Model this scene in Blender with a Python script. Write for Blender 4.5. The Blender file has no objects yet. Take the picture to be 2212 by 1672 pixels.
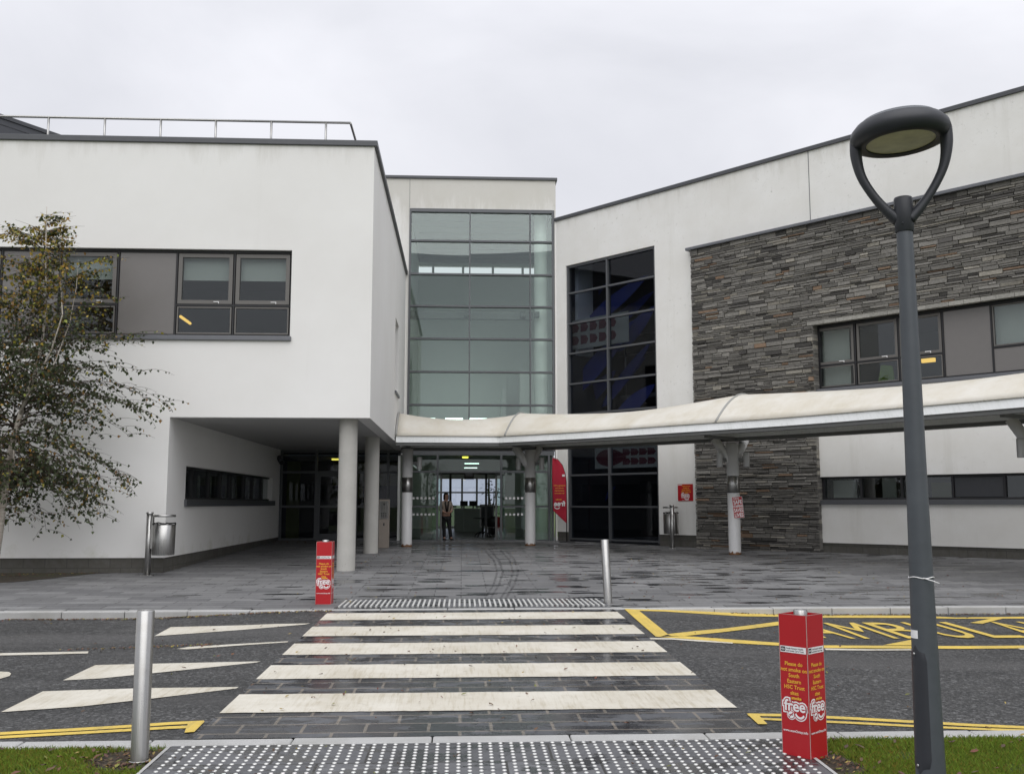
import bpy, bmesh, math, random
from mathutils import Vector, Matrix, Euler
sc = bpy.context.scene
COL = sc.collection
R = math.radians
random.seed(11)

# ------------------------------------------------------------------ survey helpers
# Measurements were taken from the photograph (2212 x 1672 units) and solved to real metres.
F = 2120.0; PITCH = R(6.78); YAW = R(2.9); EYE = 1.8; SLOPE = .016
def ss(x, a, b):
    t = min(1, max(0, (x-a)/(b-a))); return t*t*(3-2*t)
def gz(x, y):                                   # paved ground, gently rising to the building
    yy = min(max(y, -30), 40)
    return SLOPE*yy + .021*max(0, min(x, 16)-7)*ss(y, 16, 22)
def rz(x, y):                                   # carriageway: flush at the raised crossing, lower beyond
    return gz(x, y) - .006 - .10*ss(abs(x-.17)-2.1, .1, 3.0)
def ray(px, py):
    x = (px-1106)/F; v = (836-py)/F
    f = math.cos(PITCH)-v*math.sin(PITCH); z = math.sin(PITCH)+v*math.cos(PITCH)
    return (x*math.cos(YAW)+f*math.sin(YAW), -x*math.sin(YAW)+f*math.cos(YAW), z)
def G(px, py, fn=gz):
    d = ray(px, py); t = EYE/max(.0005, (SLOPE*d[1]-d[2]))
    for _ in range(30):
        t2 = (fn(d[0]*t, d[1]*t)-EYE)/d[2] if d[2] < -1e-4 else t
        t = .5*t+.5*t2
    return Vector((d[0]*t, d[1]*t, fn(d[0]*t, d[1]*t)))
def atY(px, py, Y):
    d = ray(px, py); t = Y/d[1]; return Vector((d[0]*t, Y, EYE+d[2]*t))
def atX(px, py, X):
    d = ray(px, py); t = X/d[0]; return Vector((X, d[1]*t, EYE+d[2]*t))
WO = Vector((3.29, 34.0, 0)); WD = Vector((.6626, -.749, 0)); WN = Vector((.749, .6626, 0))   # stone clad wing: origin, along, inward
def atW(px, py, inward=0):
    d = Vector(ray(px, py)); o = WO+WN*inward
    t = o.dot(WN)/(d.x*WN.x+d.y*WN.y); p = d*t
    return ((p-o).dot(WD), EYE+d.z*t)           # along, height

# ------------------------------------------------------------------ mesh helpers
class MB:
    def __init__(s): s.v = []; s.f = []; s.m = []; s.sm = []; s.c = []
    def add(s, vs, fs, mi=0, smooth=False, col=None):
        o = len(s.v); s.v += [tuple(p) for p in vs]
        for f in fs:
            s.f.append(tuple(i+o for i in f)); s.m.append(mi); s.sm.append(smooth); s.c.append(col)
    def box(s, a, b, mi=0, M=None, col=None):
        x0, y0, z0 = a; x1, y1, z1 = b
        if x0 > x1: x0, x1 = x1, x0
        if y0 > y1: y0, y1 = y1, y0
        if z0 > z1: z0, z1 = z1, z0
        vs = [Vector(p) for p in ((x0,y0,z0),(x1,y0,z0),(x1,y1,z0),(x0,y1,z0),(x0,y0,z1),(x1,y0,z1),(x1,y1,z1),(x0,y1,z1))]
        if M: vs = [M @ p for p in vs]
        s.add(vs, [(0,3,2,1),(4,5,6,7),(0,1,5,4),(1,2,6,5),(2,3,7,6),(3,0,4,7)], mi, False, col)
    def prism(s, poly, z0, z1, mi=0, M=None):        # poly in xy (ccw)
        n = len(poly)
        vs = [Vector((p[0], p[1], z0)) for p in poly]+[Vector((p[0], p[1], z1)) for p in poly]
        if M: vs = [M @ p for p in vs]
        fs = [tuple(reversed(range(n))), tuple(range(n, 2*n))]+[(i, (i+1) % n, (i+1) % n+n, i+n) for i in range(n)]
        s.add(vs, fs, mi)
    def tube(s, pts, rad, n=12, mi=0, caps=True, smooth=True, squash=1.0, col=None):
        pts = [Vector(p) for p in pts]
        if not hasattr(rad, '__len__'): rad = [rad]*len(pts)
        vs = []; fs = []; ref = None
        for i, p in enumerate(pts):
            t = (pts[min(i+1, len(pts)-1)]-pts[max(i-1, 0)])
            if t.length < 1e-9: t = Vector((0, 0, 1))
            t.normalize()
            if ref is None: ref = Vector((1, 0, 0)) if abs(t.x) < .9 else Vector((0, 1, 0))
            u = (ref-t*ref.dot(t)).normalized(); w = t.cross(u); ref = u
            for k in range(n):
                a = 2*math.pi*k/n
                vs.append(p+u*math.cos(a)*rad[i]+w*math.sin(a)*rad[i]*squash)
        for i in range(len(pts)-1):
            for k in range(n):
                fs.append((i*n+k, i*n+(k+1) % n, (i+1)*n+(k+1) % n, (i+1)*n+k))
        s.add(vs, fs, mi, smooth, col)
        if caps:
            o = len(s.v)-len(vs)
            s.f.append(tuple(o+k for k in reversed(range(n)))); s.m.append(mi); s.sm.append(False); s.c.append(col)
            s.f.append(tuple(o+(len(pts)-1)*n+k for k in range(n))); s.m.append(mi); s.sm.append(False); s.c.append(col)
    def lathe(s, prof, c=(0, 0, 0), n=32, mi=0, M=None, smooth=True):     # prof: (r, z)
        vs = []; fs = []; c = Vector(c)
        for r, z in prof:
            for k in range(n):
                a = 2*math.pi*k/n; p = Vector((r*math.cos(a), r*math.sin(a), z))
                if M: p = M @ p
                vs.append(c+p)
        for i in range(len(prof)-1):
            for k in range(n):
                fs.append((i*n+k, i*n+(k+1) % n, (i+1)*n+(k+1) % n, (i+1)*n+k))
        s.add(vs, fs, mi, smooth)
    def build(s, name, mat, parent=None, off=None, bevel=0, colname=None):
        me = bpy.data.meshes.new(name)
        vs = s.v
        if off is not None: vs = [(p[0]-off[0], p[1]-off[1], p[2]-off[2]) for p in vs]
        me.from_pydata(vs, [], s.f)
        for m in (mat if isinstance(mat, (list, tuple)) else [mat]): me.materials.append(m)
        me.polygons.foreach_set('material_index', s.m)
        me.polygons.foreach_set('use_smooth', s.sm)
        if colname:
            at = me.color_attributes.new(colname, 'FLOAT_COLOR', 'CORNER')
            buf = []
            for f, c in zip(s.f, s.c):
                cc = c or (1, 1, 1)
                buf += [cc[0], cc[1], cc[2], 1.0]*len(f)
            at.data.foreach_set('color', buf)
        me.update()
        o = bpy.data.objects.new(name, me); COL.objects.link(o)
        if parent: o.parent = parent
        if bevel:
            b = o.modifiers.new('bevel', 'BEVEL'); b.width = bevel; b.segments = 2; b.limit_method = 'ANGLE'; b.angle_limit = R(40)
            b.harden_normals = False
        return o
def split_build(mb, name, mat, parent=None, off=None, bevel=0):
    """each loose piece of the collected shapes becomes an object of its own"""
    par = list(range(len(mb.v)))
    def find(a):
        while par[a] != a: par[a] = par[par[a]]; a = par[a]
        return a
    for f in mb.f:
        r0 = find(f[0])
        for i in f[1:]: par[find(i)] = r0
    groups = {}
    for k, f in enumerate(mb.f): groups.setdefault(find(f[0]), []).append(k)
    out_ = []
    for ks in groups.values():
        m2 = MB(); mp_ = {}
        for k in ks:
            g = []
            for i in mb.f[k]:
                if i not in mp_: mp_[i] = len(m2.v); m2.v.append(mb.v[i])
                g.append(mp_[i])
            m2.f.append(tuple(g)); m2.m.append(mb.m[k]); m2.sm.append(mb.sm[k]); m2.c.append(mb.c[k])
        out_.append(m2.build(name, mat, parent, off, bevel))
    return out_
def sheet(x0, x1, y0, y1, fn, dz=0, step=.5, mb=None):
    mb = mb or MB()
    nx = max(1, int((x1-x0)/step)); ny = max(1, int((y1-y0)/step))
    vs = []; fs = []
    for j in range(ny+1):
        for i in range(nx+1):
            x = x0+(x1-x0)*i/nx; y = y0+(y1-y0)*j/ny
            vs.append((x, y, fn(x, y)+dz))
    for j in range(ny):
        for i in range(nx):
            a = j*(nx+1)+i; fs.append((a, a+1, a+nx+2, a+nx+1))
    mb.add(vs, fs); return mb
def root(name, label, cat, loc=(0, 0, 0), rz_=0, group=None):
    o = bpy.data.objects.new(name, None); COL.objects.link(o)
    o.location = loc; o.rotation_euler = (0, 0, rz_); o.empty_display_size = .1
    o['label'] = label; o['category'] = cat
    if group: o['group'] = group
    return o
def tag(o, label, cat, group=None):
    o['label'] = label; o['category'] = cat
    if group: o['group'] = group
    return o
def struct(o, kind='structure'):
    o['kind'] = kind; return o
def copy_tree(o, parent=None):
    c = o.copy(); COL.objects.link(c)
    if parent: c.parent = parent
    for ch in list(o.children): copy_tree(ch, c)
    return c
def text_polys(body, size, bold=0.0, align='CENTER', spacing=1.0):
    cu = bpy.data.curves.new('lettering', 'FONT'); cu.body = body; cu.size = size; cu.offset = bold
    cu.align_x = align; cu.space_character = spacing; cu.resolution_u = 3
    ob = bpy.data.objects.new('lettering', cu); COL.objects.link(ob)
    dg = bpy.context.evaluated_depsgraph_get(); dg.update()
    me = bpy.data.meshes.new_from_object(ob.evaluated_get(dg))
    vs = [v.co.copy() for v in me.vertices]; fs = [tuple(p.vertices) for p in me.polygons]
    bpy.data.objects.remove(ob); bpy.data.curves.remove(cu); bpy.data.meshes.remove(me)
    return vs, fs
def put_text(mb, body, size, M, mi, bold=0.0, align='CENTER', mirror=False, sx=1.0, spacing=1.0):
    vs, fs = text_polys(body, size, bold, align, spacing)
    vs = [M @ Vector(((-v.x if mirror else v.x)*sx, v.y, 0)) for v in vs]
    if mirror: fs = [tuple(reversed(f)) for f in fs]
    mb.add(vs, fs, mi)

# ------------------------------------------------------------------ materials
def new_mat(name):
    m = bpy.data.materials.new(name); m.use_nodes = True
    nt = m.node_tree; nt.nodes.clear()
    out = nt.nodes.new('ShaderNodeOutputMaterial')
    return m, nt, out
class NT:
    def __init__(s, name):
        s.m, s.nt, s.out = new_mat(name)
        s.pos = None
    def n(s, t, **kw):
        nd = s.nt.nodes.new(t)
        for k, v in kw.items():
            if k in nd.inputs: nd.inputs[k].default_value = v
            else: setattr(nd, k, v)
        return nd
    def l(s, a, b): s.nt.links.new(a, b)
    def coord(s, scale=(1, 1, 1), rot=(0, 0, 0)):
        tc = s.n('ShaderNodeTexCoord'); mp = s.n('ShaderNodeMapping')
        mp.inputs['Scale'].default_value = scale; mp.inputs['Rotation'].default_value = rot
        s.l(tc.outputs['Object'], mp.inputs['Vector']); return mp.outputs['Vector']
    def noise(s, scale, detail=4, rough=.55, vec=None, dist=0):
        nd = s.n('ShaderNodeTexNoise'); nd.inputs['Scale'].default_value = scale; nd.inputs['Detail'].default_value = detail
        nd.inputs['Roughness'].default_value = rough; nd.inputs['Distortion'].default_value = dist
        if vec is not None: s.l(vec, nd.inputs['Vector'])
        return nd.outputs['Fac']
    def ramp(s, fac, stops):
        nd = s.n('ShaderNodeValToRGB'); s.l(fac, nd.inputs['Fac'])
        el = nd.color_ramp.elements
        while len(el) < len(stops): el.new(.5)
        for e, (p, c) in zip(el, stops):
            e.position = p; e.color = (*c, 1) if hasattr(c, '__len__') else (c, c, c, 1)
        return nd.outputs['Color']
    def mix(s, fac, a, b, mode='MIX'):
        nd = s.n('ShaderNodeMix', data_type='RGBA', blend_type=mode)
        for sock, v in ((nd.inputs[0], fac), (nd.inputs[6], a), (nd.inputs[7], b)):
            if hasattr(v, 'links') or hasattr(v, 'is_linked'): s.l(v, sock)
            elif hasattr(v, '__len__'): sock.default_value = (*v, 1)
            else: sock.default_value = v
        return nd.outputs[2]
    def math(s, op, a, b=0.0, clamp=False):
        nd = s.n('ShaderNodeMath', operation=op, use_clamp=clamp)
        for sock, v in ((nd.inputs[0], a), (nd.inputs[1], b)):
            if hasattr(v, 'is_linked'): s.l(v, sock)
            else: sock.default_value = v
        return nd.outputs[0]
    def bsdf(s, col, rough=.6, metal=0.0, bump=None, bstr=.3, bdist=.01, spec=None):
        p = s.n('ShaderNodeBsdfPrincipled')
        def st(sock, v):
            if hasattr(v, 'is_linked'): s.l(v, sock)
            elif hasattr(v, '__len__'): sock.default_value = (*v, 1)
            else: sock.default_value = v
        st(p.inputs['Base Color'], col); st(p.inputs['Roughness'], rough); st(p.inputs['Metallic'], metal)
        if spec is not None: st(p.inputs['Specular IOR Level'], spec)
        if bump is not None:
            b = s.n('ShaderNodeBump'); b.inputs['Strength'].default_value = bstr; b.inputs['Distance'].default_value = bdist
            s.l(bump, b.inputs['Height']); s.l(b.outputs['Normal'], p.inputs['Normal'])
        s.l(p.outputs[0], s.out.inputs[0]); return s.m
def plain(name, col, rough=.6, metal=0.0, var=.12, scale=6.0, spec=None, bump=0.0):
    t = NT(name); v = t.coord()
    f = t.noise(scale, 5, .6, v)
    c = t.mix(f, tuple(x*(1-var) for x in col), tuple(min(1, x*(1+var)) for x in col))
    return t.bsdf(c, rough, metal, f if bump else None, bump, .01, spec)

def mat_render():
    t = NT('white_render'); v = t.coord()
    big = t.noise(.35, 6, .62, v); streak = t.noise(1.0, 6, .65, t.coord((1.2, 1.2, .16))); fine = t.noise(6, 6, .72, v)
    tc = t.n('ShaderNodeTexCoord'); sx = t.n('ShaderNodeSeparateXYZ'); t.l(tc.outputs['Object'], sx.inputs[0])
    c = t.mix(t.ramp(big, [(.35, 0), (.72, 1)]), (.77, .758, .735), (.825, .818, .80))
    c = t.mix(t.math('MULTIPLY', t.ramp(streak, [(.60, 0), (.80, 1)]), .22), c, (.58, .56, .51))
    spots = t.math('MULTIPLY', t.ramp(fine, [(.66, 0), (.78, 1)]), t.ramp(big, [(.55, 0), (.68, .5)]))
    c = t.mix(spots, c, (.42, .40, .35))
    # green algae splashed up the foot of the wall, in patches
    foot = t.math('ADD', t.math('MULTIPLY', t.math('SUBTRACT', 1.25, sx.outputs[2]), .55), t.math('MULTIPLY', t.math('SUBTRACT', t.noise(1.3, 6, .7, v), .5), 1.6))
    c = t.mix(t.math('MULTIPLY', t.ramp(foot, [(.25, 0), (.62, 1)]), .55), c, (.50, .50, .39))
    # grime washed down from the coping
    top = t.math('ADD', t.math('MULTIPLY', t.math('SUBTRACT', sx.outputs[2], 9.1), .5), t.math('MULTIPLY', t.math('SUBTRACT', t.noise(1, 6, .7, t.coord((2.5, 2.5, .35))), .5), 1.5))
    c = t.mix(t.math('MULTIPLY', t.ramp(top, [(.22, 0), (.6, 1)]), .45), c, (.52, .50, .45))
    return t.bsdf(c, .85, 0, t.noise(120, 3, .6, v), .12, .004)
def mat_render_old():
    t = NT('weathered_render'); v = t.coord()
    big = t.noise(.5, 6, .65, v); streak = t.noise(1.0, 6, .68, t.coord((1.7, 1.7, .14))); fine = t.noise(7, 6, .72, v)
    tc = t.n('ShaderNodeTexCoord'); sx = t.n('ShaderNodeSeparateXYZ'); t.l(tc.outputs['Object'], sx.inputs[0])
    c = t.mix(t.ramp(big, [(.32, 0), (.68, 1)]), (.72, .705, .665), (.815, .808, .785))
    c = t.mix(t.math('MULTIPLY', t.ramp(streak, [(.56, 0), (.76, 1)]), .30), c, (.50, .48, .42))
    spots = t.math('MULTIPLY', t.ramp(fine, [(.58, 0), (.72, 1)]), t.ramp(big, [(.46, .0), (.60, .75)]))
    c = t.mix(spots, c, (.36, .35, .30))
    top = t.math('ADD', t.math('MULTIPLY', t.math('SUBTRACT', sx.outputs[2], 11.0), .5), t.math('MULTIPLY', t.math('SUBTRACT', t.noise(1, 6, .72, t.coord((2.2, 2.2, .4))), .5), 1.8))
    c = t.mix(t.math('MULTIPLY', t.ramp(top, [(.25, 0), (.7, 1)]), .5), c, (.46, .44, .38))
    return t.bsdf(c, .86, 0, t.noise(120, 3, .6, v), .12, .004)
def mat_blocks():
    t = NT('plinth_blocks'); 
    tc = t.n('ShaderNodeTexCoord'); sx = t.n('ShaderNodeSeparateXYZ'); cx = t.n('ShaderNodeCombineXYZ')
    t.l(tc.outputs['Object'], sx.inputs[0])
    t.l(t.math('ADD', sx.outputs[0], sx.outputs[1]), cx.inputs[0]); t.l(sx.outputs[2], cx.inputs[1])
    b = t.n('ShaderNodeTexBrick', offset=.5)
    for k, v in {'Scale': 1.0, 'Brick Width': .45, 'Row Height': .225, 'Mortar Size': .006, 'Mortar Smooth': .2, 'Bias': 0}.items(): b.inputs[k].default_value = v
    b.inputs['Color1'].default_value = (.095, .09, .082, 1); b.inputs['Color2'].default_value = (.125, .12, .11, 1); b.inputs['Mortar'].default_value = (.05, .05, .047, 1)
    t.l(cx.outputs[0], b.inputs['Vector'])
    f = t.noise(6, 6, .7, t.coord())
    c = t.mix(t.ramp(f, [(.35, 0), (.75, .75)]), b.outputs[0], (.07, .067, .05))
    return t.bsdf(c, .9, 0, f, .3, .01)
def mat_asphalt():
    t = NT('asphalt'); v = t.coord()
    def cells(sc):
        vo = t.n('ShaderNodeTexVoronoi'); vo.inputs['Scale'].default_value = sc; t.l(v, vo.inputs['Vector'])
        g = t.n('ShaderNodeSeparateColor'); t.l(vo.outputs['Color'], g.inputs[0]); return g.outputs[0], vo.outputs['Distance']
    r1, d1 = cells(40); r2, d2 = cells(80)
    agg = t.mix(.5, t.ramp(r1, [(.10, .008), (.55, .026), (.82, .075), (1.0, .24)]), t.ramp(r2, [(.15, .010), (.6, .038), (.9, .10), (1.0, .19)]))
    big = t.noise(.8, 5, .6, v); patch = t.noise(.33, 4, .6, t.coord((.45, 1.6, 1)))
    c = t.mix(.35, agg, t.ramp(big, [(.32, .42), (.70, 1.15)]), 'MULTIPLY')
    c = t.mix(t.ramp(patch, [(.53, 0), (.60, .5)]), c, (.082, .08, .079))
    lanes = t.noise(1.0, 4, .6, t.coord((.06, .95, 1))); c = t.mix(.8, c, t.ramp(lanes, [(.36, .58), (.62, 1.15)]), 'MULTIPLY')
    oil = t.noise(1.7, 5, .7, v); c = t.mix(t.ramp(oil, [(.66, 0), (.74, .6)]), c, (.016, .016, .018))
    h = t.math('ADD', d1, t.math('MULTIPLY', d2, .7))
    return t.bsdf(c, t.ramp(t.noise(2.5, 5, .6, v), [(.3, .38), (.7, .75)]), 0, h, .9, .012)
def mat_pavers(name, bw, rh, mort, c1, c2, cm, pud, amt, dry_rough=.75, offs=.5, wetcol=(.028, .029, .032), thr=(.30, .42), biasx=None):
    t = NT(name); v = t.coord()
    b = t.n('ShaderNodeTexBrick', offset=offs)
    for k, val in {'Scale': 1.0, 'Brick Width': bw, 'Row Height': rh, 'Mortar Size': mort, 'Mortar Smooth': .1, 'Bias': 0}.items(): b.inputs[k].default_value = val
    b.inputs['Color1'].default_value = (*c1, 1); b.inputs['Color2'].default_value = (*c2, 1); b.inputs['Mortar'].default_value = (*cm, 1)
    wob = t.n('ShaderNodeTexNoise'); wob.inputs['Scale'].default_value = 2.5; t.l(v, wob.inputs['Vector'])
    vm = t.n('ShaderNodeVectorMath', operation='MULTIPLY_ADD'); t.l(wob.outputs['Color'], vm.inputs[0]); vm.inputs[1].default_value = (.012, .012, 0); t.l(v, vm.inputs[2])
    t.l(vm.outputs[0], b.inputs['Vector'])
    f = t.noise(22, 6, .7, v); spk = t.noise(160, 2, .6, v); blot = t.noise(1.2, 5, .65, v)
    c = t.mix(.35, b.outputs[0], t.ramp(f, [(.3, .5), (.7, 1.5)]), 'MULTIPLY')
    c = t.mix(.25, c, t.ramp(spk, [(.3, .4), (.7, 1.6)]), 'MULTIPLY')
    c = t.mix(.40, c, t.ramp(blot, [(.35, .65), (.68, 1.3)]), 'MULTIPLY')
    # shallow puddles lying along the courses: stretched cells with ragged outlines
    rag = t.n('ShaderNodeTexNoise'); rag.inputs['Scale'].default_value = 3.0; rag.inputs['Detail'].default_value = 5; t.l(v, rag.inputs['Vector'])
    pv = t.n('ShaderNodeVectorMath', operation='MULTIPLY_ADD'); t.l(rag.outputs['Color'], pv.inputs[0]); pv.inputs[1].default_value = (.8, .16, 0); t.l(v, pv.inputs[2])
    mp = t.n('ShaderNodeMapping'); mp.inputs['Scale'].default_value = pud or (1, 1, 1); t.l(pv.outputs[0], mp.inputs['Vector'])
    vo = t.n('ShaderNodeTexVoronoi'); vo.inputs['Scale'].default_value = 1; vo.inputs['Randomness'].default_value = 1.0; t.l(mp.outputs[0], vo.inputs['Vector'])
    sc_ = t.n('ShaderNodeSeparateColor'); t.l(vo.outputs['Color'], sc_.inputs[0])
    d = t.math('SUBTRACT', t.math('MULTIPLY', sc_.outputs[0], .62), vo.outputs['Distance'])
    d = t.math('ADD', d, t.math('MULTIPLY', t.noise(.22, 3, .5, v), .55))
    if pud is None: d = t.noise(1.0, 6, .68, t.coord((2.0, 4.2, 1)), .3)
    if biasx is not None:
        sx = t.n('ShaderNodeSeparateXYZ'); t.l(v, sx.inputs[0])
        d = t.math('ADD', d, t.math('MULTIPLY', t.math('MINIMUM', t.math('SUBTRACT', sx.outputs[0], biasx), 0), .09))
    mask = t.math('MULTIPLY', t.ramp(d, [(thr[0], 0), (thr[1], 1)]), amt)
    c = t.mix(t.math('MULTIPLY', mask, t.math('SUBTRACT', 1.0, t.math('MULTIPLY', b.outputs['Fac'], .8))), c, wetcol)
    ro = t.mix(mask, (dry_rough,)*3, (.14,)*3)
    p = t.n('ShaderNodeBsdfPrincipled')
    t.l(c, p.inputs['Base Color']); t.l(ro, p.inputs['Roughness'])
    bp = t.n('ShaderNodeBump'); bp.inputs['Strength'].default_value = .5; bp.inputs['Distance'].default_value = .006
    hgt = t.math('MULTIPLY', t.math('ADD', t.math('MULTIPLY', b.outputs['Fac'], -1.0), t.math('MULTIPLY', f, .35)), t.math('SUBTRACT', 1.0, t.math('MULTIPLY', mask, .9)))
    t.l(hgt, bp.inputs['Height']); t.l(bp.outputs[0], p.inputs['Normal'])
    t.l(p.outputs[0], t.out.inputs[0]); return t.m
def mat_paint(name, col, worn, amount=.5):
    t = NT(name); v = t.coord()
    drag = t.noise(4, 5, .65, t.coord((9, .55, 1))); dirt = t.noise(1.4, 6, .68, v); fine = t.noise(55, 4, .7, v); blot = t.noise(7, 6, .72, v)
    c = t.mix(t.math('MULTIPLY', t.ramp(dirt, [(.36, 0), (.66, 1)]), .75*amount), col, worn)
    c = t.mix(t.math('MULTIPLY', t.math('MULTIPLY', t.ramp(drag, [(.50, 0), (.62, 1)]), t.ramp(dirt, [(.40, .25), (.58, 1)])), 1.0*amount), c, worn)
    c = t.mix(t.math('MULTIPLY', t.ramp(blot, [(.60, 0), (.72, 1)]), .9*amount), c, tuple(x*.75 for x in worn))
    c = t.mix(t.math('MULTIPLY', t.ramp(fine, [(.62, 0), (.74, 1)]), .8*amount), c, tuple(x*.45 for x in worn))
    return t.bsdf(c, .55, 0, t.math('ADD', drag, t.math('MULTIPLY', fine, .6)), .6, .008)
def mat_glass(name, tint, refl, rough=0.0, refcol=(1, 1, 1), power=5.0):
    t = NT(name)
    tr = t.n('ShaderNodeBsdfTransparent'); tr.inputs[0].default_value = (*tint, 1)
    gl = t.n('ShaderNodeBsdfGlossy'); gl.inputs[0].default_value = (*refcol, 1); gl.inputs['Roughness'].default_value = rough
    lw = t.n('ShaderNodeLayerWeight'); lw.inputs['Blend'].default_value = .5
    fac = t.math('ADD', t.math('MULTIPLY', t.math('POWER', lw.outputs['Facing'], power), 1-refl), refl, True)
    mx = t.n('ShaderNodeMixShader'); t.l(fac, mx.inputs[0]); t.l(tr.outputs[0], mx.inputs[1]); t.l(gl.outputs[0], mx.inputs[2])
    t.l(mx.outputs[0], t.out.inputs[0]); return t.m
def mat_emit(name, col, s):
    t = NT(name); e = t.n('ShaderNodeEmission'); e.inputs[0].default_value = (*col, 1); e.inputs[1].default_value = s
    t.l(e.outputs[0], t.out.inputs[0]); return t.m
def mat_steel(name='brushed_steel', dark=.36):
    t = NT(name); v = t.coord((40, 40, .6))
    f = t.noise(3, 5, .6, v); g = t.noise(4, 5, .65, t.coord())
    c = t.mix(f, (dark,)*3, (dark*1.5, dark*1.48, dark*1.42))
    c = t.mix(t.ramp(g, [(.5, 0), (.75, .5)]), c, (.30, .28, .25))
    m = t.bsdf(c, t.ramp(f, [(.3, .24), (.7, .36)]), 1.0)
    p = [n for n in t.nt.nodes if n.type == 'BSDF_PRINCIPLED'][0]
    tg = t.n('ShaderNodeTangent', direction_type='RADIAL', axis='Z'); t.l(tg.outputs[0], p.inputs['Tangent']); p.inputs['Anisotropic'].default_value = .85; p.inputs['Anisotropic Rotation'].default_value = .25
    return m
def mat_attr(name, attr, rough=.7, var=.3, scale=14, translucent=0.0, bump=.4, spec=None):
    t = NT(name)
    a = t.n('ShaderNodeVertexColor', layer_name=attr); v = t.coord()
    f = t.noise(scale, 5, .7, v)
    c = t.mix(var, a.outputs[0], t.ramp(f, [(.3, .45), (.7, 1.55)]), 'MULTIPLY')
    m = t.bsdf(c, rough, 0, f if bump else None, bump, .012, spec)
    if translucent:
        p = [n for n in t.nt.nodes if n.type == 'BSDF_PRINCIPLED'][0]
        tl = t.n('ShaderNodeBsdfTranslucent'); t.l(c, tl.inputs[0])
        mx = t.n('ShaderNodeMixShader'); mx.inputs[0].default_value = translucent
        t.l(p.outputs[0], mx.inputs[1]); t.l(tl.outputs[0], mx.inputs[2]); t.l(mx.outputs[0], t.out.inputs[0])
    return m
def mat_concrete():
    t = NT('fair_faced_concrete'); v = t.coord()
    f = t.noise(2.2, 6, .65, v); pits = t.noise(38, 3, .6, v); st = t.noise(1, 5, .6, t.coord((3, 3, .25)))
    c = t.mix(f, (.36, .35, .325), (.49, .48, .45))
    c = t.mix(t.math('MULTIPLY', t.ramp(st, [(.52, 0), (.75, 1)]), .4), c, (.30, .285, .25))
    c = t.mix(t.ramp(pits, [(.66, 0), (.74, .8)]), c, (.17, .165, .15))
    return t.bsdf(c, .85, 0, pits, .25, .006)
def mat_granite():
    t = NT('granite_kerb'); v = t.coord()
    s = t.noise(150, 3, .7, v); f = t.noise(1.4, 5, .65, v)
    c = t.mix(t.ramp(s, [(.3, 0), (.7, 1)]), (.30, .30, .295), (.50, .50, .49))
    c = t.mix(t.ramp(f, [(.45, 0), (.75, .6)]), c, (.24, .235, .21))
    return t.bsdf(c, .75, 0, s, .25, .003)
def mat_membrane():
    t = NT('tensile_membrane'); v = t.coord()
    f = t.noise(1.1, 6, .65, v); st = t.noise(2.2, 6, .7, t.coord((1, 1, .4), (0, 0, R(-40))))
    c = t.mix(t.ramp(f, [(.35, 0), (.7, 1)]), (.66, .615, .52), (.76, .735, .675))
    c = t.mix(t.math('MULTIPLY', t.ramp(st, [(.5, 0), (.75, 1)]), .45), c, (.55, .49, .36))
    m = t.bsdf(c, .55, 0, f, .1, .02)
    p = [n for n in t.nt.nodes if n.type == 'BSDF_PRINCIPLED'][0]
    tl = t.n('ShaderNodeBsdfTranslucent'); t.l(c, tl.inputs[0])
    mx = t.n('ShaderNodeMixShader'); mx.inputs[0].default_value = .12
    t.l(p.outputs[0], mx.inputs[1]); t.l(tl.outputs[0], mx.inputs[2]); t.l(mx.outputs[0], t.out.inputs[0])
    return m
def mat_post_paint():
    t = NT('white_post_paint'); v = t.coord()
    f = t.noise(3, 6, .65, v)
    tc = t.n('ShaderNodeTexCoord'); sp = t.n('ShaderNodeSeparateXYZ'); t.l(tc.outputs['Object'], sp.inputs[0])
    low = t.math('SUBTRACT', .10, sp.outputs[2])
    rust = t.ramp(t.math('ADD', t.math('MULTIPLY', low, 4.0), t.math('MULTIPLY', t.noise(14, 6, .7, v), 1.0)), [(.62, 0), (.72, 1)])
    c = t.mix(f, (.60, .60, .60), (.72, .72, .72))
    c = t.mix(rust, c, (.16, .07, .025))
    return t.bsdf(c, .45, 0)
def mat_bark():
    t = NT('birch_bark'); v = t.coord((1, 1, 6))
    f = t.noise(5, 6, .7, v)
    c = t.ramp(f, [(.30, (.10, .085, .07)), (.42, (.42, .37, .31)), (.7, (.60, .56, .50))])
    return t.bsdf(c, .8, 0, f, .4, .01)
def mat_soil():
    t = NT('soil'); v = t.coord()
    f = t.noise(14, 7, .75, v); g = t.noise(2.0, 5, .6, v)
    c = t.ramp(f, [(.3, (.022, .016, .011)), (.55, (.055, .042, .028)), (.75, (.11, .08, .05))])
    c = t.mix(t.ramp(g, [(.5, 0), (.66, .7)]), c, (.05, .065, .015))
    return t.bsdf(c, .95, 0, f, .9, .03)
def mat_turf():
    t = NT('turf'); v = t.coord()
    f = t.noise(30, 6, .75, v); g = t.noise(2.5, 5, .6, v)
    c = t.mix(t.ramp(f, [(.3, 0), (.7, 1)]), (.03, .055, .008), (.085, .13, .02))
    c = t.mix(t.ramp(g, [(.48, 0), (.7, .6)]), c, (.085, .085, .02))
    return t.bsdf(c, .9, 0, f, 1.0, .03)

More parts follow.
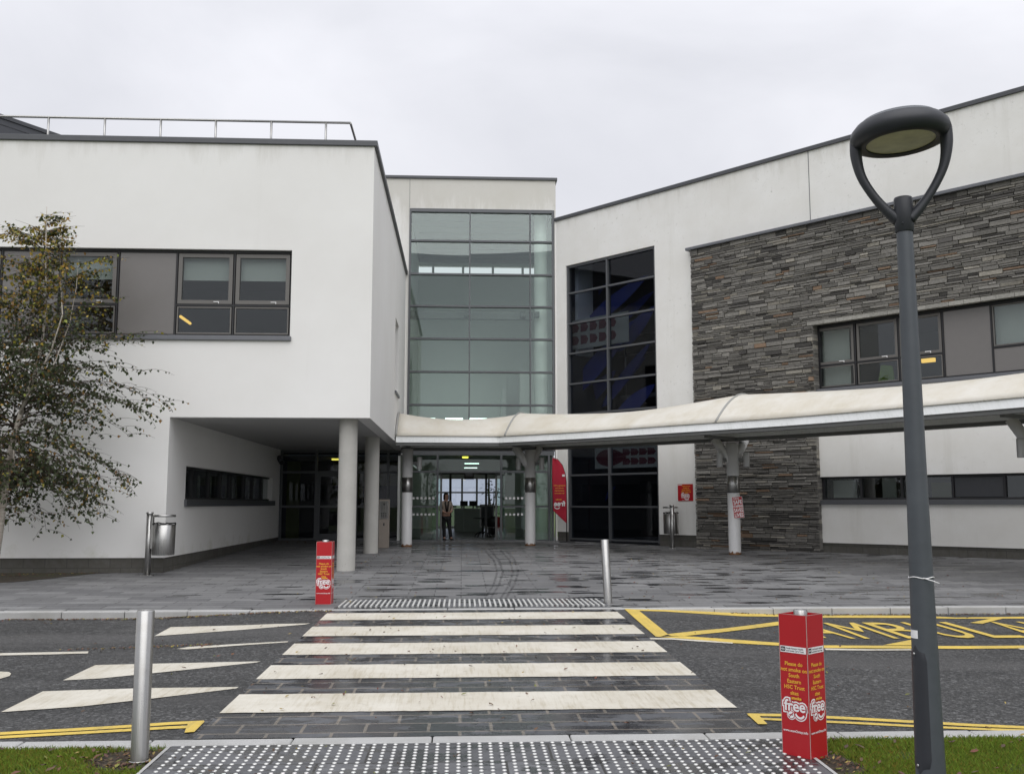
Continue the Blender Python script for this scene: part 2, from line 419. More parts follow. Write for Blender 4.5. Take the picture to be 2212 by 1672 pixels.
M = {}
M['render'] = mat_render(); M['render_old'] = mat_render_old(); M['blocks'] = mat_blocks(); M['asphalt'] = mat_asphalt()
M['plaza'] = mat_pavers('plaza_paving', .90, .30, .009, (.115, .115, .118), (.19, .19, .19), (.035, .035, .035), (1.15, 3.33, 1), .94, biasx=-1.5, thr=(.295, .365))
M['crossing'] = mat_pavers('crossing_blocks', .47, .27, .013, (.045, .048, .055), (.095, .10, .11), (.185, .163, .137), None, .85, .5, wetcol=(.022, .023, .028), thr=(.43, .50))
M['tactile'] = mat_pavers('tactile_slab', .62, .45, .009, (.085, .087, .093), (.125, .127, .134), (.03, .029, .026), None, .9, .6, thr=(.50, .55))
M['kerb'] = mat_granite()
M['white_paint'] = mat_paint('white_thermoplastic', (.64, .61, .535), (.44, .395, .30), .8)
M['yellow_paint'] = mat_paint('yellow_thermoplastic', (.70, .50, .085), (.44, .33, .09), .7)
M['coping'] = plain('coping_metal', (.085, .088, .095), .45, .4)
M['steel'] = mat_steel(); M['steel_dark'] = mat_steel('dull_steel', .30)
M['concrete'] = mat_concrete(); M['membrane'] = mat_membrane(); M['post'] = mat_post_paint()
M['fascia'] = mat_paint('canopy_white_metal', (.70, .71, .71), (.50, .52, .49), .45)
M['under'] = plain('canopy_grey_metal', (.135, .138, .135), .5, 0, .2, 3)
M['frame'] = plain('grey_frame', (.105, .11, .118), .4, .3, .08)
M['black'] = plain('black_frame', (.012, .012, .014), .5, 0, .2)
M['casement'] = plain('taupe_frame', (.135, .128, .120), .45, .2, .06)
M['panel'] = plain('taupe_panel', (.175, .165, .158), .26, .15, .05)
M['sill'] = plain('sill_metal', (.15, .155, .168), .4, .4, .1)
M['red'] = plain('red_sheet', (.42, .012, .018), .32, 0, .07, 5)
M['red_cloth'] = plain('red_cloth', (.42, .012, .035), .8, 0, .15, 6)
M['yel'] = plain('yellow_lettering', (.80, .42, .04), .5, 0, .05)
M['wht'] = plain('white_lettering', (.80, .79, .79), .5, 0, .04)
M['blk'] = plain('black_lettering', (.02, .02, .02), .5, 0, .05)
M['redink'] = plain('red_lettering', (.42, .012, .018), .4, 0, .05)
M['lamp_metal'] = plain('anthracite_paint', (.066, .074, .084), .42, .1, .22, 9, None, .06)
M['lamp_dark'] = plain('dark_anthracite', (.028, .030, .036), .45, .1, .15)
M['lens'] = plain('dirty_lens', (.50, .48, .30), .3, 0, .5, 9)
M['glass'] = mat_glass('curtain_glass', (.90, .95, .925), .085, 0, (.88, .95, .95))
M['glass_dark'] = mat_glass('window_glass', (.76, .79, .785), .055, 0, (.95, .97, .98))
M['glass_door'] = mat_glass('lobby_glass', (.80, .88, .84), .05)
M['glass_hall'] = mat_glass('hall_glass', (.66, .69, .74), .018)
M['in_white'] = plain('interior_white', (.72, .73, .71), .8, 0, .05)
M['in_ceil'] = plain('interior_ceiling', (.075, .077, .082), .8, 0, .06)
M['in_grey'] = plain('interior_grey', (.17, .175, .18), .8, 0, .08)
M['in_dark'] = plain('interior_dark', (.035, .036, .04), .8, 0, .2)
M['in_floor'] = plain('interior_floor', (.10, .10, .10), .35, 0, .2)
M['in_green'] = plain('interior_olive', (.19, .20, .055), .7, 0, .1)
M['lime'] = plain('lime_fabric', (.17, .30, .045), .8)
M['blind'] = plain('roller_blind', (.56, .57, .54), .8, 0, .05)
M['soffit'] = plain('soffit_board', (.44, .44, .43), .75, 0, .06, 2)
M['bark'] = mat_bark(); M['twig'] = plain('twig_bark', (.05, .032, .022), .8, 0, .3)
M['leaf'] = mat_attr('birch_leaf', 'leaf', .5, .25, 30, .3, 0)
M['stone'] = mat_attr('ledgestone', 'stone', .85, .45, 18, 0, .6)
M['grass'] = mat_attr('grass_blade', 'blade', .6, .2, 20, .25, 0)
M['dead'] = mat_attr('dead_leaf', 'fallen', .7, .35, 30, 0, .3)
M['soil'] = mat_soil(); M['turf'] = mat_turf()
M['blue'] = plain('blue_blade', (.014, .028, .185), .3, 0, .25, 4)
M['card'] = plain('print_panel', (.30, .31, .26), .7, 0, .15)
M['print'] = plain('print_red', (.10, .022, .028), .7, 0, .4, 12)
M['lamp_on'] = mat_emit('tube_light', (.80, 1, .92), 3.2)
M['lamp_warm'] = mat_emit('warm_light', (1, .62, .14), 1.6)
M['lamp_yellow'] = mat_emit('yellow_light', (1, .85, .12), 2.2)
M['roof'] = plain('roof_felt', (.08, .08, .085), .8)
M['silver'] = plain('silver_paint', (.50, .50, .50), .45, .3)
M['tan'] = plain('tan_metal', (.30, .26, .225), .35, .6, .1, 6)
M['skin'] = plain('skin', (.40, .22, .16), .55, 0, .06)
M['cardigan'] = plain('cardigan', (.33, .27, .22), .9, 0, .15)
M['trousers'] = plain('trousers', (.012, .012, .014), .9, 0, .2)
M['hair'] = plain('hair', (.014, .010, .008), .6, 0, .3)
M['potted'] = plain('plant_leaf', (.10, .15, .03), .6, 0, .4, 20)
M['treeline'] = mat_attr('distant_leaf', 'leaf', .7, .3, 5, 0, 0)

# ------------------------------------------------------------------ camera, sky, sun
cam = bpy.data.cameras.new('camera'); co = bpy.data.objects.new('camera', cam); COL.objects.link(co)
cam.sensor_width = 36; cam.lens = 36*F/2212; cam.clip_end = 3000; cam.clip_start = .05
co.location = (0, 0, EYE); co.rotation_euler = (R(90)+PITCH, 0, -YAW); sc.camera = co
SUN_EL, SUN_AZ = R(52), R(180)                  # high, behind the photographer; only a soft lightening of the cloud
w = bpy.data.worlds.new('World'); sc.world = w; w.use_nodes = True; nt = w.node_tree; nt.nodes.clear()
def wn(t, **k):
    n = nt.nodes.new(t)
    for a, b in k.items(): setattr(n, a, b)
    return n
out = wn('ShaderNodeOutputWorld')
sky = wn('ShaderNodeTexSky', sky_type='NISHITA', sun_disc=False, sun_elevation=SUN_EL, sun_rotation=SUN_AZ)
b1 = wn('ShaderNodeBackground'); b1.inputs[1].default_value = .10; nt.links.new(sky.outputs[0], b1.inputs[0])
tc = wn('ShaderNodeTexCoord'); mp = wn('ShaderNodeMapping'); mp.inputs['Scale'].default_value = (1, 1, 2.2)
nt.links.new(tc.outputs['Generated'], mp.inputs[0])
ns = wn('ShaderNodeTexNoise'); ns.inputs['Scale'].default_value = 1.7; ns.inputs['Detail'].default_value = 6; ns.inputs['Roughness'].default_value = .5; ns.inputs['Distortion'].default_value = .5
nt.links.new(mp.outputs[0], ns.inputs['Vector'])
rp = wn('ShaderNodeValToRGB'); nt.links.new(ns.outputs['Fac'], rp.inputs[0])
rp.color_ramp.elements[0].position = .34; rp.color_ramp.elements[0].color = (.635, .645, .695, 1)
rp.color_ramp.elements[1].position = .66; rp.color_ramp.elements[1].color = (.85, .855, .905, 1)
sp = wn('ShaderNodeSeparateXYZ'); nt.links.new(tc.outputs['Generated'], sp.inputs[0])
zr = wn('ShaderNodeMapRange'); nt.links.new(sp.outputs[2], zr.inputs[0])
zr.inputs['From Min'].default_value = .25; zr.inputs['From Max'].default_value = .9; zr.inputs['To Min'].default_value = 1.0; zr.inputs['To Max'].default_value = 1.55
b2 = wn('ShaderNodeBackground'); nt.links.new(rp.outputs[0], b2.inputs[0]); nt.links.new(zr.outputs[0], b2.inputs[1])
mx = wn('ShaderNodeMixShader'); mx.inputs[0].default_value = .95
nt.links.new(b1.outputs[0], mx.inputs[1]); nt.links.new(b2.outputs[0], mx.inputs[2]); nt.links.new(mx.outputs[0], out.inputs[0])
sl = bpy.data.lights.new('sun', 'SUN'); so = bpy.data.objects.new('sun', sl); COL.objects.link(so)
sl.energy = 1.75; sl.angle = R(75); sl.color = (1, .985, .96)
dirv = Vector((math.sin(SUN_AZ)*math.cos(SUN_EL), math.cos(SUN_AZ)*math.cos(SUN_EL), math.sin(SUN_EL)))
so.rotation_euler = (-dirv).to_track_quat('-Z', 'Y').to_euler(); so.location = (0, -20, 40)
sc.view_settings.view_transform = 'Standard'; sc.view_settings.look = 'None'; sc.view_settings.exposure = 0; sc.view_settings.gamma = 1
sc.cycles.max_bounces = 10; sc.cycles.transparent_max_bounces = 24; sc.cycles.use_denoising = True

# ================================================================== THE SETTING
# ---- terrain under everything, reaching the horizon
mb = MB(); n = 24
xs = [-900, -300, -100, -45, 0, 45, 100, 300, 900]; ys = [-900, -300, -100, -30, 7.0, 15.2, 36.2, 40, 100, 300, 900]
for j, y in enumerate(ys):
    for x in xs: mb.v.append((x, y, gz(0, y)-.22))
for j in range(len(ys)-1):
    for i in range(len(xs)-1):
        a = j*len(xs)+i; mb.f.append((a, a+1, a+len(xs)+1, a+len(xs))); mb.m.append(0); mb.sm.append(False); mb.c.append(None)
struct(mb.build('ground', M['turf']))
YN0, YN1 = 7.24, 7.42          # near kerb
YK0, YK1 = 14.86, 15.06        # far kerb
CX0, CX1 = -1.93, 2.27         # crossing
struct(sheet(-45, 45, YN1, YK0, rz, 0, .3).build('road', M['asphalt']))
struct(sheet(-45, 45, YK1, 36.4, gz, 0, .6).build('plaza_pavement', M['plaza']))
struct(sheet(CX0, CX1, YN1+.004, YK0-.004, gz, .002, .4).build('crossing_pavement', M['crossing']))
struct(sheet(-2.02, 2.36, -6, YN0, gz, .0, .4).build('near_pavement', M['tactile']))
struct(sheet(-2.045, -2.02, 3, YN0, gz, .004, .4, sheet(2.36, 2.385, 3, YN0, gz, .004, .4)).build('edging_strip', M['kerb']))
mb = sheet(-45, -2.045, -6, YN0, gz, -.03, .5); sheet(2.385, 45, -6, YN0, gz, -.03, .5, mb)
struct(mb.build('verge_turf', M['turf']))
def kerb(name, y0, y1, drop_side):
    mb = MB(); x = -40.0; rnd = random.Random(5)
    while x < 40:
        L = .9 if abs(x) > 3 else 1.0
        x1 = x+L-.008; zz = []
        for (px, py) in ((x, y0), (x1, y0), (x1, y1), (x, y1)): zz.append((px, py, gz(px, py)))
        lift = rnd.uniform(-.002, .003)
        if abs(x-.2) < 2.1: lift = .003
        vs = [(p[0], p[1], p[2]-.3) for p in zz]+[(p[0], p[1], p[2]+lift) for p in zz]
        mb.add(vs, [(0,3,2,1),(4,5,6,7),(0,1,5,4),(1,2,6,5),(2,3,7,6),(3,0,4,7)])
        x += L
    return struct(mb.build(name, M['kerb'], None, None, .012))
kerb('kerb', YN0, YN1, 1); kerb('kerb', YK0, YK1, -1)
# ---- planting bed at the foot of the plain white wing
def ground_poly(name, pts, mat, dz, fn=gz):
    bm = bmesh.new(); vs = [bm.verts.new((p[0], p[1], 0)) for p in pts]; f = bm.faces.new(vs)
    if f.normal.z < 0: f.normal_flip()
    bmesh.ops.triangulate(bm, faces=[f])
    for k in range(3):
        es = [e for e in bm.edges if e.calc_length() > .9]
        if es: bmesh.ops.subdivide_edges(bm, edges=es, cuts=1)
    bmesh.ops.triangulate(bm, faces=bm.faces[:])
    for v in bm.verts: v.co.z = fn(v.co.x, v.co.y)+dz
    bm.normal_update()
    me = bpy.data.meshes.new(name); bm.to_mesh(me); bm.free(); me.materials.append(mat)
    for p in me.polygons:
        if p.normal.z < 0: p.flip()
    o = bpy.data.objects.new(name, me); COL.objects.link(o); return o
bed = [G(0, 1259), G(60, 1255), G(140, 1246), G(215, 1237), G(235, 1233)]
bedpts = [(-16, 18.4), (-11.5, 18.9)]+[(p.x, min(p.y, 21.4)) for p in bed]+[(-7.3, 21.52), (-16, 21.52)]
struct(ground_poly('soil_bed', bedpts, M['soil'], .006))
# bare earth round the bollard and the red post
def blob(cx, cy, rx, ry, seed):
    rnd = random.Random(seed)
    return [(cx+rx*math.cos(a)*rnd.uniform(.8, 1.15), cy+ry*math.sin(a)*rnd.uniform(.8, 1.15)) for a in [2*math.pi*k/18 for k in range(18)]]
pb = [(min(-2.05, x), min(YN0-.005, y)) for x, y in blob(-2.24, 6.92, .30, .36, 1)]
def dedupe(ps):
    o = []
    for p in ps:
        if not o or (abs(p[0]-o[-1][0])+abs(p[1]-o[-1][1])) > 1e-3: o.append(p)
    return o
struct(ground_poly('bare_soil', dedupe(pb), M['soil'], -.02))
pb2 = [(max(2.39, x), min(YN0-.005, y)) for x, y in blob(2.46, 6.62, .20, .34, 2)]
struct(ground_poly('bare_soil', dedupe(pb2), M['soil'], -.02))

# ---- road markings
def Z2(s, ox, oy):                               # crop units -> photograph units
    return lambda p: ((ox+p[0]/s)/1.42722, (oy+p[1]/s)/1.42722)
def mark(name, pts, mat, conv, fn=rz, dz=.006):
    ps = [G(*conv(p), fn) for p in pts]
    return struct(ground_poly(name, [(p.x, p.y) for p in ps], mat, dz, fn))
# zebra bars
for (ya, yb) in ((1495.4, 1534.7), (1433.7, 1463.3), (1387.7, 1411.8), (1351.8, 1372.0), (1323.2, 1337.9)):
    Y0 = G(1084, yb).y; Y1 = G(1084, ya).y
    rnd = random.Random(int(ya))
    top = [(CX0+.0+(CX1-CX0)*k/60, Y1+rnd.uniform(-.006, .006)) for k in range(61)]
    bot = [(CX0+.0+(CX1-CX0)*k/60, Y0+rnd.uniform(-.006, .006)) for k in range(61)]
    struct(ground_poly('zebra_bar', bot+top[::-1], M['white_paint'], .007, gz))
cA = Z2(2.011, 0, 1800)
for pts in ([(957,325),(1058,269),(1500,258),(1925,246),(1890,253),(1500,286),(1200,308)],
            [(390,600),(590,505),(1100,493),(1615,482),(1590,489),(1100,540),(620,588)],
            [(5,797),(265,668),(900,648),(1480,641),(1465,650),(950,712),(500,762)]):
    mark('ramp_marking', pts, M['white_paint'], cA)
for pts in ([(1095,405),(1170,392),(1500,372),(1785,357),(1785,363),(1500,382),(1160,407)],
            [(-120,436),(0,431),(300,425),(548,420),(545,432),(300,439),(0,445),(-120,450)],
            [(-160,545),(0,545),(55,548),(69,557),(60,572),(0,590),(-160,640)]):
    mark('lane_line', pts, M['white_paint'], cA)
def band(pts, w):                                  # polyline in crop units -> band polygon
    top = [(x, y-w/2) for x, y in pts]; bot = [(x, y+w/2) for x, y in pts]
    return bot+top[::-1]
for pts in (band([(-150,938),(0,930),(400,909),(800,885),(1050,868),(1262,858)], 17), band([(-150,962),(0,953),(400,931),(800,908),(1050,893),(1180,888)], 16),
            [(1166,868),(1262,851),(1268,858),(1205,922),(1143,927)]):
    mark('yellow_line', pts, M['yellow_paint'], cA, rz, .006 if len(pts) > 6 else .009)
cB = Z2(1.912, 2000, 1800)
for pts in (band([(585,773),(810,776),(1200,795),(1560,815),(1900,834),(2400,856)], 15), band([(660,797),(900,808),(1200,821),(1560,840),(1900,855),(2400,872)], 12),
            [(578,769),(640,769),(700,831),(645,831)]):
    mark('yellow_line', pts, M['yellow_paint'], cB, rz, .006 if len(pts) > 6 else .009)
cC = Z2(3.687, 1880, 1850); cD = Z2(3.367, 2500, 1860)
box_top = [(160,99),(600,103),(1000,122),(1500,152),(1955,164),(1955,191),(1500,185),(1000,155),(600,130),(330,124)]
mark('bay_line', box_top, M['yellow_paint'], cC)
mark('bay_line', [(60,128),(520,126),(1010,128),(1250,135),(1500,149),(2212,140),(2700,138),(2700,158),(2212,160),(1500,160),(1010,153),(520,152),(60,151)], M['yellow_paint'], cD)
mark('bay_line', [(160,100),(318,112),(500,260),(665,395),(560,425),(520,418),(300,225)], M['yellow_paint'], cC, rz, .009)
mark('bay_line', [(560,421),(850,411),(1400,450),(1965,490),(1965,522),(1400,490),(900,445)], M['yellow_paint'], cC)
mark('bay_line', [(60,438),(500,440),(1030,444),(1600,445),(2212,440),(2700,436),(2700,464),(2212,468),(1600,474),(1030,471),(500,467),(60,466)], M['yellow_paint'], cD)
mark('bay_line', [(640,392),(1300,326),(1955,243),(1955,285),(1300,366),(850,412),(700,412)], M['yellow_paint'], cC, rz, .008)
mark('bay_line', [(745,439),(1030,384),(1090,372),(1090,440)], M['yellow_paint'], cD, rz, .0085)
mark('bay_line', [(1650,205),(1900,156),(2005,158),(1780,215)], M['yellow_paint'], cD, rz, .0085)
mark('lane_line', [(400,432),(700,434),(1100,462),(1405,486),(1395,497),(1000,472),(700,450),(440,448)], M['white_paint'], cC)
mark('lane_line', [(140,470),(600,478),(1090,476),(1090,490),(600,492),(160,487)], M['white_paint'], cD)
mark('lane_line', [(2150,470),(2700,466),(2700,482),(2180,482)], M['white_paint'], cD)
t_ = NT('tyre_rubber'); tr_ = t_.n('ShaderNodeBsdfTransparent'); pb_s = t_.n('ShaderNodeBsdfPrincipled'); pb_s.inputs['Base Color'].default_value = (.03, .03, .032, 1); pb_s.inputs['Roughness'].default_value = .35
mxs = t_.n('ShaderNodeMixShader'); t_.l(t_.ramp(t_.noise(3.5, 5, .7, t_.coord()), [(.38, .0), (.66, .5)]), mxs.inputs[0]); t_.l(tr_.outputs[0], mxs.inputs[1]); t_.l(pb_s.outputs[0], mxs.inputs[2]); t_.l(mxs.outputs[0], t_.out.inputs[0])
for off in (0, 12, 34, 45):
    c_ = [(1046, 1188), (1066, 1210), (1074, 1235), (1066, 1262), (1046, 1294)]
    Lp = [(x+off-2.0, y) for x, y in c_]; Rp2 = [(x+off+3.0, y) for x, y in c_]
    ps = [G(*p) for p in Lp+Rp2[::-1]]; struct(ground_poly('tyre_mark', [(p.x, p.y) for p in ps], t_.m, .004, gz))
# AMBULANCE lettering in the bay
base0 = G(*cD((590, 368)), rz); base1 = G(*cD((1985, 374)), rz); topY = G(*cD((230, 206)), rz).y
pitch = (base1.x-base0.x)/3.0
for k, ch in enumerate('AMBULANCE'):
    vs, fs = text_polys(ch, 1.0, .001)
    x0 = min(v.x for v in vs); x1 = max(v.x for v in vs); y0 = min(v.y for v in vs); y1 = max(v.y for v in vs)
    Yb = base0.y-.03
    X0 = base0.x+pitch*(k-1)-.05; wch = pitch*.80
    mb = MB(); pts = []
    for v in vs:
        x = X0+(v.x-x0)/(x1-x0)*wch; y = Yb+(v.y-y0)/(y1-y0)*(topY-Yb); pts.append((x, y, rz(x, y)+.010))
    mb.add(pts, fs); struct(mb.build('road_lettering', M['yellow_paint']))
# ---- tactile studs and corduroy bars (pattern of the paving, one sheet each)
mb = MB(); rnd = random.Random(3)
prof = [(.0152, 0), (.0141, .0030), (.0106, .0055), (.0, .0064)]
y = YN0-.035; j = 0
while y > 5.4:
    x = -1.97+.033
    while x < 2.34:
        if rnd.random() > .012: mb.lathe(prof, (x, y, gz(x, y)+.0005), 10)
        x += .074
    y -= .074 if j % 6 != 5 else .082
    j += 1
struct(mb.build('tactile_studs', plain('stud_metal', (.66, .66, .64), .35, .45)))
mb = MB(); x = -1.86
ya, yb = G(1000, 1311).y, G(1000, 1294.5).y
while x < 2.2:
    mb.box((x, ya+.02, gz(x, ya)), (x+.030, yb, gz(x, yb)+.006)); x += .079
struct(mb.build('corduroy_bars', plain('worn_bar', (.52, .52, .50), .5, .1)))
struct(ground_poly('corduroy_slab', [(CX0+.02, YK1+.01), (CX1-.0, YK1+.01), (CX1, yb+.06), (CX0+.02, yb+.06)], M['tactile'], .003))

# ================================================================== PLAIN WHITE WING (over the undercroft)
YF = 21.5; XR = -2.02; XC = -6.32; XL = -32.0; ZS = 3.66; ZT = 9.80; YG = 34.6
wing = root('hospital_wing', 'plain white rendered wing with upper window band, overhanging a dark porch on round columns', 'building', (-8, 25, 0))
O = wing.location
SPLIT = {'pane', 'spandrel_panel', 'roller_blind', 'window_blind', 'handle', 'plinth', 'ceiling_light', 'tube_light', 'downlight', 'olive_panel', 'seam', 'coping_seam'}
def wb(mb, name, mat, parent=None, bevel=0): return split_build(mb, name, mat, parent or wing, O, bevel) if name in SPLIT else mb.build(name, mat, parent or wing, O, bevel)
wz0 = atY(630, 727, YF).z; wz1 = atY(630, 541, YF).z; wx1 = atY(629.5, 600, YF).x; wx0 = -15.0
PL = .66
mb = MB(); T = .30
mb.box((XL, YF, PL), (XC, YF+T, ZS)); mb.box((XL, YF, ZS), (XR, YF+T, wz0)); mb.box((XL, YF, wz1), (XR, YF+T, ZT))
mb.box((wx1, YF, wz0), (XR, YF+T, wz1)); mb.box((XL, YF, wz0), (wx0, YF+T, wz1))
# side wall to the entrance, with the slot window
sy0, sy1, sz0, sz1 = 29.15, 30.75, 5.15, 7.35
mb.box((XR-T, YF+T, ZS), (XR, sy0, ZT)); mb.box((XR-T, sy1, ZS), (XR, 36, ZT)); mb.box((XR-T, sy0, ZS), (XR, sy1, sz0)); mb.box((XR-T, sy0, sz1), (XR, sy1, ZT))
# porch wall with strip window
qy0 = atX(401, 1040, XC).y; qy1 = atX(589, 1040, XC).y; qz0 = 1.90; qz1 = atX(401, 1006, XC).z
mb.box((XC-T, YF+T, PL), (XC, qy0, ZS)); mb.box((XC-T, qy1, PL), (XC, YG+.2, ZS)); mb.box((XC-T, qy0, PL), (XC, qy1, qz0)); mb.box((XC-T, qy0, qz1), (XC, qy1, ZS))
wb(mb, 'wall', M['render'])
mb = MB(); mb.box((XL, YF+.025, -.1), (XC-.025, YF+T, PL)); mb.box((XC-T, YF+T, -.1), (XC-.025, YG+.2, PL)); wb(mb, 'plinth', M['blocks'])
mb = MB(); mb.box((XC, YF+T, ZS+.0), (XR-T, YG+.1, ZS+.12))
# recessed joints and downlights in the soffit
wb(mb, 'soffit', M['soffit'])
mb = MB()
mb.box((XL, YF-.05, ZT), (XR+.07, YF+.35, ZT+.13)); mb.box((XR-.32, YF+.35, ZT), (XR+.07, 36, ZT+.13)); wb(mb, 'coping', M['coping'], None, .01)
mb = MB(); mb.box((XL, YF+T, ZT-.15), (XR-T, 40, ZT-.02)); mb.box((XL, 39.7, 0), (XR-T, 40, ZT-.15)); wb(mb, 'roof', M['roof'])
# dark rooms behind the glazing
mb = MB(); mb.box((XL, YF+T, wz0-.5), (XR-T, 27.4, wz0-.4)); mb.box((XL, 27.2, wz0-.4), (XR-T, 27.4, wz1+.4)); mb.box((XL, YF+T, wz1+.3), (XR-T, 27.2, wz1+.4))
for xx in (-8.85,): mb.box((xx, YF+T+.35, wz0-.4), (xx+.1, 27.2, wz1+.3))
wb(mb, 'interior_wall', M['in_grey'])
# upper window band: frames, panels, blinds
yw = YF+.16
def xw(px): return atY(px, 620, yw).x
zt = wz1-.03; zb = wz0+.0; zm = atY(500, 660, yw).z
cols = [('win', xw(508), xw(628)), ('win', xw(383.5), xw(505)), ('panel', xw(257.5), xw(380.5)), ('win', xw(131.5), xw(254)), ('panel', xw(5), xw(128)), ('win', xw(-120), xw(2)), ('panel', wx0+.05, xw(-123))]
win = MB(); win.box((wx0, yw-.06, zt-.03), (wx1, yw+.06, wz1)); win.box((wx0, yw-.06, zb), (wx1, yw+.06, zb+.05))
frames = []; glass = MB(); pan = MB(); blind = MB(); hand = MB()
rnd = random.Random(8)
def pane(mb, x0, x1, z0, z1, y, k=.0018):
    a = rnd.uniform(-k, k); b = rnd.uniform(-k, k); h = .008
    cx, cz = (x0+x1)/2, (z0+z1)/2
    f = lambda x, z: y+(x-cx)*a+(z-cz)*b
    vs = [(x0, f(x0, z0), z0), (x1, f(x1, z0), z0), (x1, f(x1, z1), z1), (x0, f(x0, z1), z1)]
    vs += [(p[0], p[1]+h, p[2]) for p in vs]
    mb.add(vs, [(0,1,2,3),(7,6,5,4),(0,4,5,1),(1,5,6,2),(2,6,7,3),(3,7,4,0)])
for kind, a, b in cols:
    win.box((b+.0, yw-.055, zb+.05), (b+.035, yw+.055, zt-.03))
    if kind == 'panel':
        pan.box((a+.012, yw-.03, zb+.055), (b-.012, yw+.04, zt-.035))
    else:
        win.box((a, yw-.05, zm-.035), (b, yw+.05, zm+.01))
        fw = .075
        for (z0, z1, f2) in ((zm+.02, zt-.045, .085), (zb+.06, zm-.045, .03)):
            frame = MB(); frames.append(frame)
            frame.box((a+.02, yw-.045, z0), (a+.02+f2, yw+.03, z1)); frame.box((b-.02-f2, yw-.045, z0), (b-.02, yw+.03, z1))
            frame.box((a+.02+f2, yw-.045, z0), (b-.02-f2, yw+.03, z0+f2)); frame.box((a+.02+f2, yw-.045, z1-f2), (b-.02-f2, yw+.03, z1))
            pane(glass, a+.02+f2, b-.02-f2, z0+f2, z1-f2, yw-.012)
        hand.box((b-.42, yw-.06, zm+.06), (b-.30, yw-.047, zm+.075)); hand.box((b-.315, yw-.06, zm+.03), (b-.30, yw-.047, zm+.06))
        if b > -9: blind.box((a+.10, yw+.10, zt-.62), (b-.10, yw+.11, zt-.08))
fr = wb(win, 'window', M['black'])
for fm in frames: wb(fm, 'casement', M['casement'], fr)
wb(glass, 'pane', M['glass_dark'], fr); wb(blind, 'roller_blind', M['blind'], fr); wb(hand, 'handle', M['wht'], fr)
wb(pan, 'spandrel_panel', M['panel'], fr)
mb = MB(); mb.box((wx0, YF-.06, wz0-.10), (wx1+.03, YF+T, wz0-.002)); wb(mb, 'sill', M['sill'], fr, .008)
# lit tube light in the room
la, lb_ = atY(390, 684, 23.0), atY(411, 699, 25.5); mb = MB(); mb.tube([la, lb_], .035, 6); wb(mb, 'ceiling_light', M['lamp_warm'])
# slot window on the return
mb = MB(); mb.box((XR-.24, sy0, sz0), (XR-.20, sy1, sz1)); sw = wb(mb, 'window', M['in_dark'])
mb = MB(); mb.box((XR-.2, sy0-.03, sz0-.07), (XR+.05, sy1+.03, sz0-.002)); wb(mb, 'sill', M['sill'], sw)
# porch strip window
mb = MB(); g = MB(); xq = XC-.16
mb.box((xq-.05, qy0, qz1-.05), (xq+.05, qy1, qz1-.002)); mb.box((xq-.05, qy0, qz0+.002), (xq+.05, qy1, qz0+.05))
pxs = [401, 427, 463, 487, 509, 538, 556, 574, 583.5, 589]
for k, p in enumerate([401.5, 426, 462.5, 487, 507.5, 537, 555, 573.5, 590]):
    yy = atX(p, 1040, XC).y
    mb.box((xq-.05, yy-.03, qz0+.05), (xq+.05, yy+.03, qz1-.05))
g.box((xq-.005, qy0+.02, qz0+.05), (xq+.003, qy1-.02, qz1-.05))
pw = wb(mb, 'window', M['black']); wb(g, 'pane', M['glass_dark'], pw)
mb = MB(); mb.box((XC-.2, qy0-.06, qz0-.16), (XC+.06, qy1+.25, qz0-.002)); wb(mb, 'sill', M['frame'], pw)
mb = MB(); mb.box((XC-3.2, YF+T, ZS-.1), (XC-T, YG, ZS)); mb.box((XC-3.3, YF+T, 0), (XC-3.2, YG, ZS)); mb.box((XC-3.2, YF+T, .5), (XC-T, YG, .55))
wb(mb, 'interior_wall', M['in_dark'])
mb = MB()
for p in (420, 480, 503, 549, 568, 579, 588):
    yy = atX(p, 1040, XC).y; mb.box((XC-.62, yy-.10, qz0-.3), (XC-.60, yy+.10, qz1-.12))
wb(mb, 'window_blind', M['blind'])
# concrete columns
def column(cx, cy, r, name='column'):
    mb = MB(); z0 = gz(cx, cy)-.05
    pr = [(r*1.0, z0), (r*.985, z0+.02), (r*.985, ZS)]
    mb.lathe(pr, (cx, cy, 0), 40)
    return wb(mb, name, M['concrete'])
column(-2.53, 21.95, .205); column(-2.52, 27.7, .205)

# ---- roof railing on that wing
rl = root('roof_railing', 'stainless steel guard rail along the flat roof edge of the plain white wing', 'railing', (-8, 22.2, ZT))
RO = rl.location; YR = 22.2
zr_ = atY(740, 266, YR).z; xr_ = atY(757, 270, YR).x
mb = MB(); mb.tube([(-18, YR, zr_), (xr_, YR, zr_)], .028, 10); mb.tube([(xr_, YR, zr_), (xr_, YR+3.5, zr_)], .028, 10); mb.build('top_rail', M['steel_dark'], rl, RO)
for p in (-136, -16, 104, 226, 347, 466, 586, 704):
    x = atY(p, 280, YR).x; mb = MB(); mb.tube([(x, YR, ZT-.02), (x, YR, zr_-.02)], .026, 10); mb.build('post', M['steel'], rl, RO)
mb = MB(); mb.tube([(xr_, YR+1.5, ZT-.02), (xr_, YR+1.5, zr_-.02)], .026, 10); mb.build('post', M['steel'], rl, RO)

